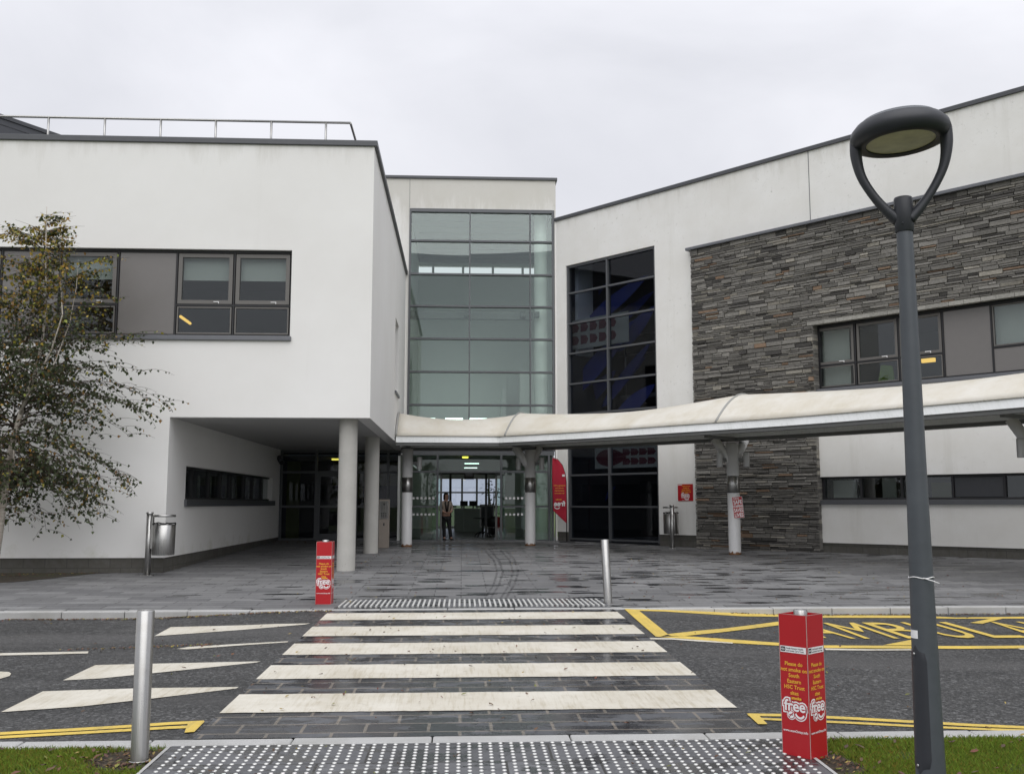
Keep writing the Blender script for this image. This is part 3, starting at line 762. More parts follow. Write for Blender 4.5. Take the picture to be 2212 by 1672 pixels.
# ---- slate grey roof plant room
pr_ = root('plant_room', 'dark grey metal clad plant room standing behind the roof railing', 'building', (-16, 30, ZT))
p0 = atY(0, 247, 30.0); ang = math.atan2(.82, .57)
Mx = Matrix.Translation(p0)@Matrix.Rotation(ang, 4, 'Z')
Lw = 9.0
mb = MB(); mb.box((-6, 0, -4), (Lw, 3, -.12), 0, Mx); mb.build('wall', plain('slate_cladding', (.075, .078, .088), .5, .2, .08), pr_, pr_.location)
mb = MB(); mb.box((-6, -.04, -.12), (Lw+.05, 3, .0), 0, Mx)
for zz in (-.30, -.85): mb.box((-6, -.015, zz-.02), (Lw, 0, zz), 0, Mx)
mb.build('coping', M['coping'], pr_, pr_.location)

# ================================================================== ENTRANCE TOWER
YT = 34.0; TX0 = -3.4; TX1 = 3.285; ZTT = 13.30; GZ = .53
tower = root('entrance_tower', 'tall central entrance block with full height green tinted glazing and white render head', 'building', (0, 36, 0))
TO = tower.location
def tb(mb, name, mat, parent=None, bevel=0): return split_build(mb, name, mat, parent or tower, TO, bevel) if name in SPLIT else mb.build(name, mat, parent or tower, TO, bevel)
gx0 = atY(883, 600, YT).x; gx1 = atY(1197, 600, YT).x; gtop = atY(1040, 453, YT).z
mb = MB(); mb.box((TX0, YT, 3.8), (gx0, YT+.3, ZTT)); mb.box((gx0, YT, gtop), (TX1, YT+.3, ZTT)); mb.box((TX1-.06, YT+.3, 4.0), (TX1, YT+9, ZTT)); mb.box((TX0, YT+.3, 9), (TX0+.3, YT+9, ZTT))
mb.box((gx1+.02, YT+.001, GZ), (TX1, YT+.3, gtop))
tb(mb, 'wall', M['render_old'])
mb = MB(); mb.box((gx0-.006, YT-.004, gtop+.02), (gx0+.006, YT, ZTT)); tb(mb, 'movement_joint', M['in_grey'])
mb = MB(); mb.box((TX0, YT-.06, ZTT), (TX1+.06, YT+.3, ZTT+.10)); mb.box((TX1-.25, YT+.3, ZTT), (TX1+.06, YT+9, ZTT+.10)); tb(mb, 'coping', M['coping'], None, .01)
mb = MB(); mb.box((gx0, YT+.3, gtop+.35), (TX1-.06, YT+8.5, gtop+.5)); tb(mb, 'roof', M['roof'])
# glazing grid
mx_ = [gx0, atY(1014.5, 650, YT).x, atY(1145.5, 650, YT).x, gx1]
zrow = [gtop]+[atY(1014, y, YT).z for y in (521.6, 593.2, 662.3, 732.4, 803.7, 875.0)]+[3.95]
cw = MB(); yg = YT+.10
for k, x in enumerate(mx_):
    wd = .045 if 0 < k < 3 else .07
    cw.box((x-wd/2 if 0 < k < 3 else (x if k == 0 else x-wd), YT-.03, 3.6), (x+wd/2 if 0 < k < 3 else (x+wd if k == 0 else x), YT+.16, gtop-.002))
xe = atY(1188, 650, YT).x; 
for k in range(3):
    a = mx_[k]+(.07 if k == 0 else .0225); b = mx_[k+1]-(.07 if k == 2 else .0225)
    for j, z in enumerate(zrow):
        h = .03 if j else .06
        cw.box((a, YT-.045, z-h*2 if j == 0 else z-h), (b, YT+.15, z-.002 if j == 0 else z+h))
cwo = tb(cw, 'curtain_wall', M['frame'])
gl = MB()
for k in range(3):
    a = mx_[k]+(.07 if k == 0 else .0225); b = mx_[k+1]-(.07 if k == 2 else .0225)
    for j in range(len(zrow)-1):
        pane(gl, a, b, zrow[j+1]+.03, zrow[j]-(.12 if j == 0 else .03), YT+.05, .0012)
tb(gl, 'pane', M['glass'], cwo)
# atrium behind
YA = 42.0
mb = MB()
mb.box((gx0-.3, YT+.3, GZ-.03), (gx0-.02, YA, gtop+.34)) if False else None
mb.box((gx0-.25, YT+.3, 3.95), (gx0-.02, YA, gtop+.34)); mb.box((3.2, YT+.4, 3.95), (3.22, YA, gtop+.3))
mb.box((gx0-.02, YA, 4.0), (3.2, YA+.2, gtop-.55))
mb.box((gx0-.02, YA, gtop-.12), (3.2, YA+.2, gtop+.3))
for k in range(4):
    x = gx0+.6+(3.2-gx0-1.2)*k/3; mb.box((x-.05, YA+.05, gtop-.55), (x+.05, YA+.15, gtop-.12))
mb.box((1.6, 39.2, 4.0), (1.75, YA-.001, 6.4)); mb.box((2.2, 37.5, 4.0), (3.19, 37.7, 6.9))
tb(mb, 'interior_wall', M['in_white'])
mb = MB(); mb.box((gx0-.02, YT+.3, gtop+.03), (3.2, YA-.001, gtop+.30))
for k in range(9): mb.box((gx0+.2, YT+.8+k*.8, gtop+.0), (3.1, YT+1.15+k*.8, gtop+.03))
tb(mb, 'ceiling', M['in_ceil'])
mb = MB(); mb.box((gx0-.02, 36.6, 3.55), (3.2, YA, 3.95)); mb.box((gx0, YT+.16, 3.6), (3.2, 36.6, 3.72)); tb(mb, 'gallery_floor', M['in_grey'])
mb = MB(); mb.lathe([(.24, GZ), (.24, gtop+.03)], (atY(1168, 600, 34.75).x, 34.75, 0), 32); tb(mb, 'round_column', M['in_white'])
bz0 = atY(1010, 690, YT+.6).z; bz1 = atY(1010, 674, YT+.6).z
mb = MB(); mb.box((gx0, YT+.5, bz0), (atY(1150, 680, YT+.6).x, YT+.75, bz1))
for p in (890, 1008, 1130, 1160): x = atY(p, 680, YT+.3).x; mb.box((x-.08, YT+.17, bz0+.05), (x+.08, YT+.5, bz1-.05))
tb(mb, 'steel_beam', M['under'])
mb = MB()
for (a, b) in ((922, 940), (962, 1000), (1014, 1052)):
    for yy in (39.6, 40.4):
        z = 5.18+.10*(yy-39.6)
        mb.box((atY(a, 888, yy).x, yy, z), (atY(b, 888, yy).x, yy+.12, z+.05))
tb(mb, 'tube_light', M['lamp_on'])

# ---- ground floor shopfront: central doors and the porch lobby glazing
sf = MB(); gd = MB()
zh = 3.46; ztr = atY(1000, 1019, YT).z; zlo = atY(1000, 1094, YT).z
def vbar(mb, x, y, z0, z1, w=.06, d=.14): mb.box((x-w/2, y-d/2, z0), (x+w/2, y+d/2, z1))
xdl = atY(945, 1050, YT).x; xdr = atY(1082.5, 1050, YT).x; xr2 = atY(1186, 1050, YT).x
for x in (gx0+.05, xdl, xdr, xr2): vbar(sf, x, YT, GZ, zh, .07)
vbar(sf, atY(1196, 1050, YT).x-.03, YT, GZ, zh, .06)
sf.box((gx0+.085, YT-.069, zh), (gx1-.03, YT+.069, zh+.14))
for (a, b, low) in ((gx0+.085, xdl-.035, 1), (xdl+.035, xdr-.035, 0), (xdr+.035, xr2-.035, 1)):
    sf.box((a, YT-.06, ztr-.035), (b, YT+.06, ztr+.035))
    sf.box((a, YT-.06, GZ), (b, YT+.06, GZ+.05)) if low else None
    if low: sf.box((a, YT-.05, zlo-.03), (b, YT+.05, zlo+.03))
    pane(gd, a, b, ztr+.035, zh, YT)
    if low: pane(gd, a, b, GZ+.05, zlo-.03, YT); pane(gd, a, b, zlo+.03, ztr-.035, YT)
pane(gd, xr2+.035, gx1-.06, GZ, zh, YT)
sfo = tb(sf, 'shopfront', M['frame']); tb(gd, 'pane', M['glass_door'], sfo)
# white manifestation squares
mb = MB()
for (pa, pb_) in ((889, 940), (1089, 1136)):
    for yy in (1076, 1111):
        p = pa+2
        while p < pb_-2:
            a = atY(p, yy-2.3, YT-.012); b = atY(p+4.6, yy+2.3, YT-.012); mb.box((a.x, YT-.012, b.z), (b.x, YT-.008, a.z)); p += 8.6
tb(mb, 'safety_dots', M['wht'], sfo)
mb = MB(); mb.box((gx0, YT-.02, zh+.142), (gx1, YT+.3, 3.95)); tb(mb, 'spandrel', M['in_dark'])
# sliding leaves, open
for (pa) in (953, 1072):
    mb = MB(); x = atY(pa, 1050, YT+.12).x
    s = -1 if pa < 1000 else 1
    mb.box((x-.035, YT+.10, GZ), (x+.035, YT+.16, ztr-.05)); mb.box((x+s*.035, YT+.10, GZ+.002), (x+s*.30, YT+.16, GZ+.06)); mb.box((x+s*.035, YT+.10, ztr-.12), (x+s*.30, YT+.16, ztr-.052))
    d = tb(mb, 'sliding_door', M['under']); g2 = MB(); g2.box((x+s*.035, YT+.125, GZ+.06), (x+s*.30, YT+.133, ztr-.12)); tb(g2, 'pane', M['glass_door'], d)
# inner lobby screen
YI = 36.4; mb = MB()
for p in (973, 1050): x = atY(p, 1080, YI).x; mb.box((x-.04, YI-.05, GZ), (x+.04, YI+.05, ztr-.02))
mb.box((xdl, YI-.05, ztr-.02), (xdr, YI+.05, ztr+.06)); mb.box((xdl, YI-.05, GZ), (xdr, YI+.05, GZ+.05))
za = atY(1000, 1094, YI).z
for (pa, pb_) in ((955, 972), (975, 986), (1028, 1049), (1051, 1076)):
    mb.box((atY(pa, 1080, YI).x, YI-.03, za-.03), (atY(pb_, 1080, YI).x, YI+.03, za+.03))
tb(mb, 'inner_screen', M['black'])
xm = atY(1013, 1080, YI).x; mb = MB(); mb.box((xm-.18, YI-.16, ztr-.20), (xm+.18, YI-.055, ztr-.02)); tb(mb, 'door_operator', M['black'])
mb = MB(); mb.box((xm-.14, YT-.16, ztr-.16), (xm+.10, YT-.065, ztr-.04)); tb(mb, 'door_sensor', M['black'])
mb = MB()
for yy in (41.0, 46.0): mb.box((.1, yy, 3.45), (.7, yy+.12, 3.478))
tb(mb, 'ceiling_light', M['lamp_on'])  # made-up lamps, added only to brighten the lobby interior
# lobby shell
YB = 52.0
mb = MB(); mb.box((-6.3, YT+.07, GZ-.12), (3.2, YB, GZ-.004)); tb(mb, 'lobby_floor', M['in_floor'])
mb = MB(); mb.box((-6.3, YG+.3, 3.46), (gx0-.26, YB, 3.52)); mb.box((gx0-.2, YT+.17, 3.48), (3.2, YB, 3.54)); tb(mb, 'lobby_ceiling', M['in_white'])
mb = MB(); bx0, bx1 = atY(945, 1050, YB).x, atY(1085, 1050, YB).x
mb.box((-6.3, YB, GZ), (bx0, YB+.2, 3.45)); mb.box((bx1, YB, GZ), (3.5, YB+.2, 3.45)); mb.box((bx0, YB, 3.1), (bx1, YB+.2, 3.45)); mb.box((bx0, YB, GZ), (bx1, YB+.2, GZ+.12))
for p in (972, 998, 1030, 1056): x = atY(p, 1080, YB).x; mb.box((x-.05, YB+.02, GZ+.12), (x+.05, YB+.14, 3.1))
mb.box((bx0, YB+.03, 2.35), (bx1, YB+.13, 2.43)); mb.box((3.1, YT+.3, GZ), (3.18, YB, 3.45))
mb.box((gx0-.3, YT+.17, GZ), (gx0-.22, 40, 3.45))
tb(mb, 'lobby_wall', M['in_white'])
mb = MB(); mb.box((bx0, YB+.07, GZ+.13), (bx1, YB+.08, 3.09)); tb(mb, 'rear_glass', mat_glass('rear_glass', (.72, .76, .82), .04))
mb = MB()
for (x, y) in ((atY(1005, 1000, 35.2).x, 35.2),): mb.lathe([(0.001, 3.42), (.11, 3.42), (.11, 3.47)], (x, y, 0), 20)
tb(mb, 'downlight', M['lamp_yellow'])
# porch lobby glazing (behind the columns)
pf = MB(); pg = MB()
pxm = [615, 683, 770, 838, 872]
xs_ = [atY(p, 1050, YG).x for p in pxm]; xs_[0] = XC+.05; xs_[-1] = gx0-.28
for x in xs_: vbar(pf, x, YG, GZ, zh+.18, .08)
zg = [GZ+.05, atY(740, 1094, YG).z, atY(740, 1020, YG).z, zh+.15]
for k in range(4):
    a, b = xs_[k]+.04, xs_[k+1]-.04
    for j, z in enumerate(zg): pf.box((a, YG-.05, z-.04), (b, YG+.05, z+.04 if j < 3 else z+.05))
    for j in range(3): pane(pg, a, b, zg[j]+.04, zg[j+1]-.04, YG)
pf.box((xs_[1]+.04, YG-.06, GZ+.09), (xs_[1]+.15, YG+.06, zg[2]-.04)); pf.box((xs_[2]-.15, YG-.06, GZ+.09), (xs_[2]-.04, YG+.06, zg[2]-.04)); pf.box((xs_[1]+.15, YG-.06, zg[2]-.15), (xs_[2]-.15, YG+.06, zg[2]-.04)); pf.box((xs_[1]+.15, YG-.06, GZ+.09), (xs_[2]-.15, YG+.06, GZ+.24))
pfo = tb(pf, 'lobby_screen', M['frame']); tb(pg, 'pane', M['glass_hall'], pfo)
mb = MB(); mb.box((-6.3, 38.6, GZ), (gx0-.31, 38.8, 3.45)); tb(mb, 'lobby_back_wall', M['in_dark'])
mb = MB(); mb.box((XC+.1, 35.4, GZ), (XC+.55, 35.5, 3.3)); mb.box((-5.0, 38.5, 2.5), (-2.4, 38.59, 3.4)); tb(mb, 'olive_panel', M['in_green'])
mb = MB()
for p, q in ((700, 983), (724, 992)):
    a = atY(p, q, 36.4); mb.box((a.x-.13, 36.4, a.z-.03), (a.x+.13, 36.55, a.z+.02))
tb(mb, 'ceiling_light', M['lamp_yellow'])
a = atY(775, 1052, 38.4); mb = MB(); mb.box((a.x-.3, 38.50, a.z-.45), (a.x+.15, 38.58, a.z+.25)); tb(mb, 'notice_board', M['in_green'])

# ---- furniture inside the lobby
def lobby(px, py, y): 
    p = atY(px, py, y); return Vector((p.x, y, GZ))
p = lobby(1043, 1150, 38.0)
t_ = root('pedestal_table', 'round dark cafe table on a splayed pedestal foot inside the open doors', 'table', p)
mb = MB(); mb.lathe([(.001, .70), (.38, .70), (.39, .72), (.38, .74), (.001, .745)], (0, 0, 0), 32); mb.build('tabletop', M['black'], t_)
mb = MB(); mb.tube([(0, 0, .12), (0, 0, .70)], .045, 12); mb.build('pedestal', M['black'], t_)
for k in range(5):
    a = 2*math.pi*k/5+.3; c, s = math.cos(a), math.sin(a)
    mb = MB(); mb.tube([(0, 0, .20), (.12*c, .12*s, .19), (.26*c, .26*s, .12), (.34*c, .34*s, .0)], [.028, .026, .022, .02], 8); mb.build('foot', M['black'], t_)
p = lobby(1067, 1152, 37.4)
t_ = root('tub_chair', 'black moulded tub chair with thin legs beside the pedestal table', 'chair', p, R(100))
mb = MB()
for k in range(13):
    a = R(-110+220*k/12)
for zz, r in ((0, 0),): pass
vs = []; fs = []; nn = 16
for j, (z, r) in enumerate(((.42, .20), (.48, .27), (.62, .29), (.82, .30))):
    for k in range(nn+1):
        a = R(-115+230*k/nn); hh = z if j < 3 else z-.18*abs(k-nn/2)/(nn/2)
        vs.append((-r*math.cos(a), r*math.sin(a), hh)); 
for j in range(3):
    for k in range(nn): q = j*(nn+1)+k; fs.append((q, q+1, q+nn+2, q+nn+1))
mb.add(vs, fs, 0, True); b = mb.build('backrest', M['black'], t_); so_ = b.modifiers.new('thick', 'SOLIDIFY'); so_.thickness = .025
mb = MB(); mb.lathe([(.001, .40), (.24, .41), (.26, .44), (.24, .47), (.001, .475)], (0, 0, 0), 24); mb.build('seat', M['black'], t_)
for sx, sy in ((1, 1), (1, -1), (-1, 1), (-1, -1)):
    mb = MB(); mb.tube([(.15*sx, .15*sy, .41), (.21*sx, .21*sy, 0)], .013, 8); mb.build('leg', M['black'], t_)
for (px, y, lab) in ((1002, 46.0, 'pale grey reception counter with a dark monitor, seen deep inside the doors'), (1022, 45.0, 'pale green counter with a raised shelf, next to the reception counter')):
    p = lobby(px, 1130, y); t_ = root('reception_desk', lab, 'counter', p, 0, 'counters in the lobby')
    mb = MB(); mb.box((-.45, 0, 0), (.40, .6, 1.02)); mb.build('body', plain('counter_green', (.42, .48, .44), .6), t_, None, .01)
    mb = MB(); mb.box((-.48, -.05, 1.02), (.43, .62, 1.06)); mb.build('top', M['in_white'], t_)
    mb = MB(); mb.box((-.18, .25, 1.16), (.18, .29, 1.40)); mb.box((-.03, .26, 1.06), (.03, .28, 1.16)); mb.build('monitor', M['black'], t_)
p = lobby(1052, 1130, 40.5); t_ = root('poster_stand', 'white framed poster stand with a dark poster, behind the pedestal table', 'display stand', p)
mb = MB(); mb.box((-.30, 0, .30), (.30, .04, 1.25)); mb.box((-.02, .01, 0), (.02, .03, .30)); mb.box((-.2, -.1, 0), (.2, .14, .02)); mb.build('frame', M['wht'], t_)
mb = MB(); mb.box((-.24, -.006, .38), (.24, -.001, 1.18)); mb.build('poster', plain('dark_poster', (.03, .035, .045), .5, 0, .8, 8), t_)
p = lobby(1064, 1130, 41.5); t_ = root('potted_plant', 'tall yellow green potted plant inside the lobby, behind the poster stand', 'plant', p)
mb = MB(); mb.lathe([(.001, 0), (.18, 0), (.24, .5), (.001, .48)], (0, 0, 0), 20); mb.build('pot', M['in_dark'], t_)
mb = MB(); rn = random.Random(4)
for k in range(130):
    a = rn.uniform(0, 6.28); z = rn.uniform(.6, 2.2); r = rn.uniform(.05, .55); c = Vector((r*math.cos(a), r*math.sin(a), z)); d = Vector((math.cos(a), math.sin(a), rn.uniform(-.6, .5))).normalized()*rn.uniform(.12, .24); sd = d.cross(Vector((0, 0, 1))).normalized()*.05
    mb.add([c, c+d*.5+sd, c+d, c+d*.5-sd], [(0, 1, 2, 3)])
for k in range(5): mb.tube([(0, 0, .45), (.1*math.cos(k*1.3), .1*math.sin(k*1.3), 1.2), (.25*math.cos(k*1.3), .25*math.sin(k*1.3), 1.9)], .015, 6)
mb.build('foliage', M['potted'], t_)

# ================================================================== STONE CLAD WING
wroot = root('stone_clad_wing', 'long angled wing with dry stacked slate cladding, white render and tall dark window', 'building', WO, math.atan2(WD.y, WD.x))
def sb(mb, name, mat, parent=None, bevel=0, colname=None): return split_build(mb, name, mat, parent or wroot, None, bevel) if name in SPLIT else mb.build(name, mat, parent or wroot, None, bevel, colname)
ZW = 11.80; TE = 30.0; TI = .30
w0 = atW(1222, 575)[0]; w1 = atW(1413.5, 530)[0]; wt = 10.10
st0 = atW(1502, 800)[0]; stT = 9.62; u0 = atW(1762, 770)[0]; uz0, uz1 = 4.95, 6.74; b0 = atW(1775, 1060)[0]; bz0_, bz1_ = 1.90, 2.53
mb = MB(); 
mb.box((-.0, 0, .85), (w0, TI, ZW)); mb.box((w0, 0, wt), (w1, TI, ZW)); mb.box((w1, 0, .85), (st0+.1, TI, ZW)); mb.box((st0+.1, 0, stT-.2), (TE, TI, ZW))
mb.box((u0+.0, 0, bz1_), (TE, TI, uz0-.10)); mb.box((u0, 0, .75), (TE, TI, bz0_))
mb.box((-.0, TI, .85), (.02, 9, ZW)) if False else None
sb(mb, 'wall', M['render_old'])
mb = MB(); mb.box((w1, .03, .2), (st0+.1, TI, .85)); mb.box((0, .03, .2), (w0-.0, TI, .85)); mb.box((u0, .03, .1), (TE, TI, .75)); sb(mb, 'plinth', M['blocks'])
mb = MB(); mb.box((-.05, -.06, ZW), (TE, .38, ZW+.12)); sb(mb, 'coping', M['coping'], None, .01)
jt = atW(1748, 400)[0]; mb = MB(); mb.box((jt-.012, -.003, stT+.1), (jt+.012, 0, ZW)); sb(mb, 'movement_joint', M['in_grey'])
mb = MB(); mb.box((0, TI, ZW-.3), (TE, 12, ZW-.15)); mb.box((0, 11.8, 0), (TE, 12, ZW-.3)); sb(mb, 'roof', M['roof'])
# --- stonework laid stone by stone
rn = random.Random(21); stn = MB()
def stone_col():
    r = rn.random()
    if r < .74: g = rn.uniform(.10, .205); return (g*1.05, g*1.0, g*.91)
    if r < .86: g = rn.uniform(.045, .09); return (g*1.06, g, g*.93)
    if r < .955: g = rn.uniform(.17, .27); return (g*1.05, g*.98, g*.84)
    g = rn.uniform(.09, .17); return (g*1.35, g*.92, g*.62)
def lay(t0, t1, z0, z1, seed_long=1.0):
    z = z0
    while z < z1-.015:
        hc = rn.choice([.035, .045, .05, .06, .06, .07, .08, .09, .11, .13]); hc = min(hc, z1-z)
        if z1-(z+hc) < .03: hc = z1-z
        t = t0-rn.uniform(0, .2)
        while t < t1:
            L = rn.uniform(.18, .72)*(1.0 if hc < .1 else .85)
            a, b = max(t, t0), min(t+L, t1)
            if b-a > .02:
                rows = 2 if (hc > .10 and rn.random() < .3) else 1
                for r_ in range(rows):
                    zz0 = z+hc*r_/rows; zz1 = z+hc*(r_+1)/rows
                    g = .0075; yo = -.13-rn.uniform(0, .035); tl = rn.uniform(-.010, .010); tv = rn.uniform(-.008, .008)
                    jz = rn.uniform(-.004, .004); c = stone_col(); ch = .008
                    a_, b_, z_a, z_b = a+g, b-g, zz0+g*.8+jz, zz1-g*.8+jz
                    k1, k2, k3, k4 = [rn.uniform(-.006, .006) for _ in range(4)]
                    vs = [(a_, .02, z_a), (b_, .02, z_a), (b_, .02, z_b), (a_, .02, z_b),
                          (a_, yo+ch, z_a), (b_, yo+ch, z_a), (b_, yo+ch, z_b), (a_, yo+ch, z_b),
                          (a_+ch, yo-tl-tv, z_a+ch+k1), (b_-ch, yo+tl-tv, z_a+ch+k2), (b_-ch, yo+tl+tv, z_b-ch+k3), (a_+ch, yo-tl+tv, z_b-ch+k4)]
                    stn.add(vs, [(0,1,5,4),(1,2,6,5),(2,3,7,6),(3,0,4,7),(4,5,9,8),(5,6,10,9),(6,7,11,10),(7,4,8,11),(8,9,10,11)], 0, False, c)
            t += L
        z += hc
TS = 22.0
lay(st0, u0, .30, uz0); lay(st0, u0-.0, uz0, uz1); lay(st0, TS, uz1+.11, stT)
# larger lintel course over the window
t = u0-.15
while t < TS:
    L = rn.uniform(.35, .6); g = rn.uniform(.24, .34); stn.box((t+.004, -.15-rn.uniform(0, .01), uz1+.002), (t+L-.004, .02, uz1+.105), 0, None, (g, g*.97, g*.88)); t += L
lay(st0, u0-.16, uz1, uz1+.11)
# jamb stones of the window reveal
z = .3
while z < uz1-.02:
    h = min(rn.choice([.06, .08, .10, .12]), uz1-z); stn.box((u0-.02, -.125, z+.004), (u0+rn.uniform(.0, .012), .22, z+h-.004), 0, None, stone_col()); z += h
sb(stn, 'stone_cladding', M['stone'], None, 0, 'stone')
mb = MB(); mb.box((st0+.01, -.07, .3), (u0-.03, .019, uz1)); mb.box((st0+.01, -.07, uz1+.02), (TS, .019, stT)); sb(mb, 'mortar_backing', M['black'])
mb = MB(); mb.box((st0-.12, -.24, stT), (TE, -.001, stT+.085)); sb(mb, 'stone_coping', M['sill'], None, .008)
# --- tall window
zz = [wt]+[atW(1315, y, .12)[1] for y in (618, 686, 753, 821, 889, 956, 1024.6, 1094.5)]+[.62]
tm = atW(1315, 750, .12)[0]
tw = MB(); tg = MB(); yw2 = .14
for (x, wd) in ((w0+.04, .08), (tm, .07), (w1-.04, .08)): tw.box((x-wd/2, yw2-.09, .55), (x+wd/2, yw2+.08, wt-.002))
for (a, b) in ((w0+.08, tm-.035), (tm+.035, w1-.08)):
    for j, z in enumerate(zz):
        tw.box((a, yw2-.08, z-.03 if j else z-.08), (b, yw2+.07, z+.03 if j else z-.003))
        if j: pane(tg, a, b, z+.03, zz[j-1]-(.03 if j > 1 else .08), yw2, .0015)
two = sb(tw, 'tall_window', M['frame']); sb(tg, 'pane', M['glass_hall'], two)
# hall behind the tall window
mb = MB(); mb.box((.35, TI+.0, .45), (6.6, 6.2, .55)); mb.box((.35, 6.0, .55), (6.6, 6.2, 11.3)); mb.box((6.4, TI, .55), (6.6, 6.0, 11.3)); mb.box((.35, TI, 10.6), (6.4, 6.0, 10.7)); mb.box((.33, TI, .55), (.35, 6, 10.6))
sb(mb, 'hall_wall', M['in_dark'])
mb = MB(); mb.box((.36, 3.0, 5.6), (6.39, 5.99, 5.75)); sb(mb, 'gallery_floor', M['in_grey'])
mb = MB(); mb.tube([(.4, 2.95, 7.9), (6.39, 2.95, 7.9)], .03, 8); mb.tube([(.4, 2.95, 7.2), (6.39, 2.95, 7.2)], .015, 8)
for k in range(4): mb.tube([(.7+k*1.6, 2.95, 5.75), (.7+k*1.6, 2.95, 7.9)], .03, 8)
sb(mb, 'gallery_rail', M['steel_dark'])
mb = MB(); mb.box((.355, .6, 7.0), (.5, 1.4, 10.5)); sb(mb, 'wall_pier', M['in_white'])
# --- upper window band in the stone
mb = MB(); gl = MB(); frs = []; pn = MB(); hd = MB()
yu = .20
def tu(px): return atW(px, 770, yu)[0]
ub = uz0+.03; ut = uz1-.04; um = atW(1846, 783, yu)[1]
mb.box((u0+.02, yu-.06, ut-.03), (TS, yu+.06, uz1+.0)); mb.box((u0+.02, yu-.06, uz0), (TS, yu+.06, ub+.02)); mb.box((u0+.015, yu-.07, uz0), (u0+.06, yu+.06, uz1))
tl_ = [(1767, 1848, 'w'), (1852, 1943, 'w'), (1945, 2039, 'w'), (2041, 2145, 'p'), (2148, 2262, 'o'), (2266, 2380, 'w')]
for a, b, kd in tl_:
    a, b = tu(a), tu(b)
    mb.box((b+.0, yu-.055, ub+.02), (b+.045, yu+.055, ut-.03))
    if kd == 'p': pn.box((a+.015, yu-.03, ub+.03), (b-.01, yu+.03, ut-.035))
    else:
        mb.box((a, yu-.05, um-.03), (b, yu+.05, um+.015))
        for (z0, z1, f2) in ((um+.02, ut-.04, .07 if kd == 'w' else .03), (ub+.03, um-.04, .03)):
            if kd == 'o' and z0 < um:
                pn.box((a+.01, yu-.03, z0), (b-.01, yu+.03, z1)); continue
            fr_ = MB(); frs.append(fr_)
            fr_.box((a+.02, yu-.045, z0), (a+.02+f2, yu+.03, z1)); fr_.box((b-.02-f2, yu-.045, z0), (b-.02, yu+.03, z1))
            fr_.box((a+.02+f2, yu-.045, z0), (b-.02-f2, yu+.03, z0+f2)); fr_.box((a+.02+f2, yu-.045, z1-f2), (b-.02-f2, yu+.03, z1))
            pane(gl, a+.02+f2, b-.02-f2, z0+f2, z1-f2, yu-.01)
        hd.box((b-.45, yu-.065, um+.06), (b-.30, yu-.047, um+.08)); hd.box((b-.32, yu-.065, um+.03), (b-.30, yu-.047, um+.06))
uw = sb(mb, 'window', M['black']); 
for fm in frs: sb(fm, 'casement', M['casement'], uw)
sb(gl, 'pane', M['glass_dark'], uw); sb(hd, 'handle', M['wht'], uw); sb(pn, 'spandrel_panel', M['panel'], uw)
mb = MB(); mb.box((u0-.02, -.05, uz0-.10), (TE, yu+.06, uz0-.002)); sb(mb, 'sill', M['sill'], uw, .008)
mb = MB(); mb.box((u0, yu+.1, 4.2), (TE, 5.0, 4.3)); mb.box((u0, 4.9, 4.3), (TE, 5.0, 7.4)); mb.box((u0, TI, 7.0), (TE, 4.9, 7.1)); mb.box((u0-.1, TI+.05, 4.3), (u0, 4.9, 7.0)); mb.box((tu(2052), TI+.2, 4.3), (tu(2052)+.1, 4.9, 7.0))
sb(mb, 'interior_wall', M['in_grey'])
mb = MB(); mb.box((tu(1770), yu+.22, 4.4), (tu(1828), yu+.24, ut)); mb.box((tu(2150), yu+.12, um), (tu(2262), yu+.13, ut)); sb(mb, 'roller_blind', M['blind'])
la = atW(1990, 780, 2.5); lb_ = atW(2018, 777, 2.5); mb = MB(); mb.box((la[0], 2.5, la[1]-.05), (lb_[0], 2.6, la[1]+.06)); sb(mb, 'ceiling_light', M['lamp_warm'])
# --- ground floor strip window
mb = MB(); gl = MB(); pn = MB(); ys_ = .12
def tl2(px): return atW(px, 1055, ys_)[0]
mb.box((b0, ys_-.06, bz1_-.06), (TE, ys_+.06, bz1_-.001)); mb.box((b0, ys_-.06, bz0_+.001), (TE, ys_+.06, bz0_+.06)); mb.box((b0, ys_-.06, bz0_+.06), (b0+.06, ys_+.06, bz1_-.06))
edges = [1778, 1862, 1950, 2060, 2172, 2290, 2420]
for k in range(6):
    a, b = tl2(edges[k]), tl2(edges[k+1])
    mb.box((b-.03, ys_-.06, bz0_+.06), (b+.03, ys_+.06, bz1_-.06))
    (pn.box((a+.04, ys_-.02, bz0_+.07), (b-.04, ys_+.02, bz1_-.07)) if k == 3 else pane(gl, a+.03, b-.03, bz0_+.06, bz1_-.06, ys_))
lw = sb(mb, 'window', M['black']); sb(gl, 'pane', M['glass_dark'], lw); sb(pn, 'spandrel_panel', plain('dark_panel', (.035, .037, .042), .35), lw)
mb = MB(); mb.box((b0-.06, -.05, bz0_-.12), (TE, ys_-.06, bz0_-.001)); sb(mb, 'sill', M['frame'], lw)
mb = MB(); mb.box((u0+.05, 2.4, .8), (TE, 2.5, 4.0)); mb.box((u0+.05, TI, 3.2), (TE, 2.4, 3.3)); mb.box((u0+.05, TI, .7), (TE, 2.4, .8)); sb(mb, 'interior_wall', M['in_dark'])
mb = MB(); mb.box((tl2(1786), .5, 1.7), (tl2(1836), .52, 2.44)); mb.box((tl2(1885), .7, 1.7), (tl2(1915), .72, 2.5)); sb(mb, 'window_blind', M['in_white'])
mb = MB(); mb.box((tl2(1985), .9, 1.8), (tl2(2045), .95, 2.35)); sb(mb, 'olive_cupboard', M['in_green'])
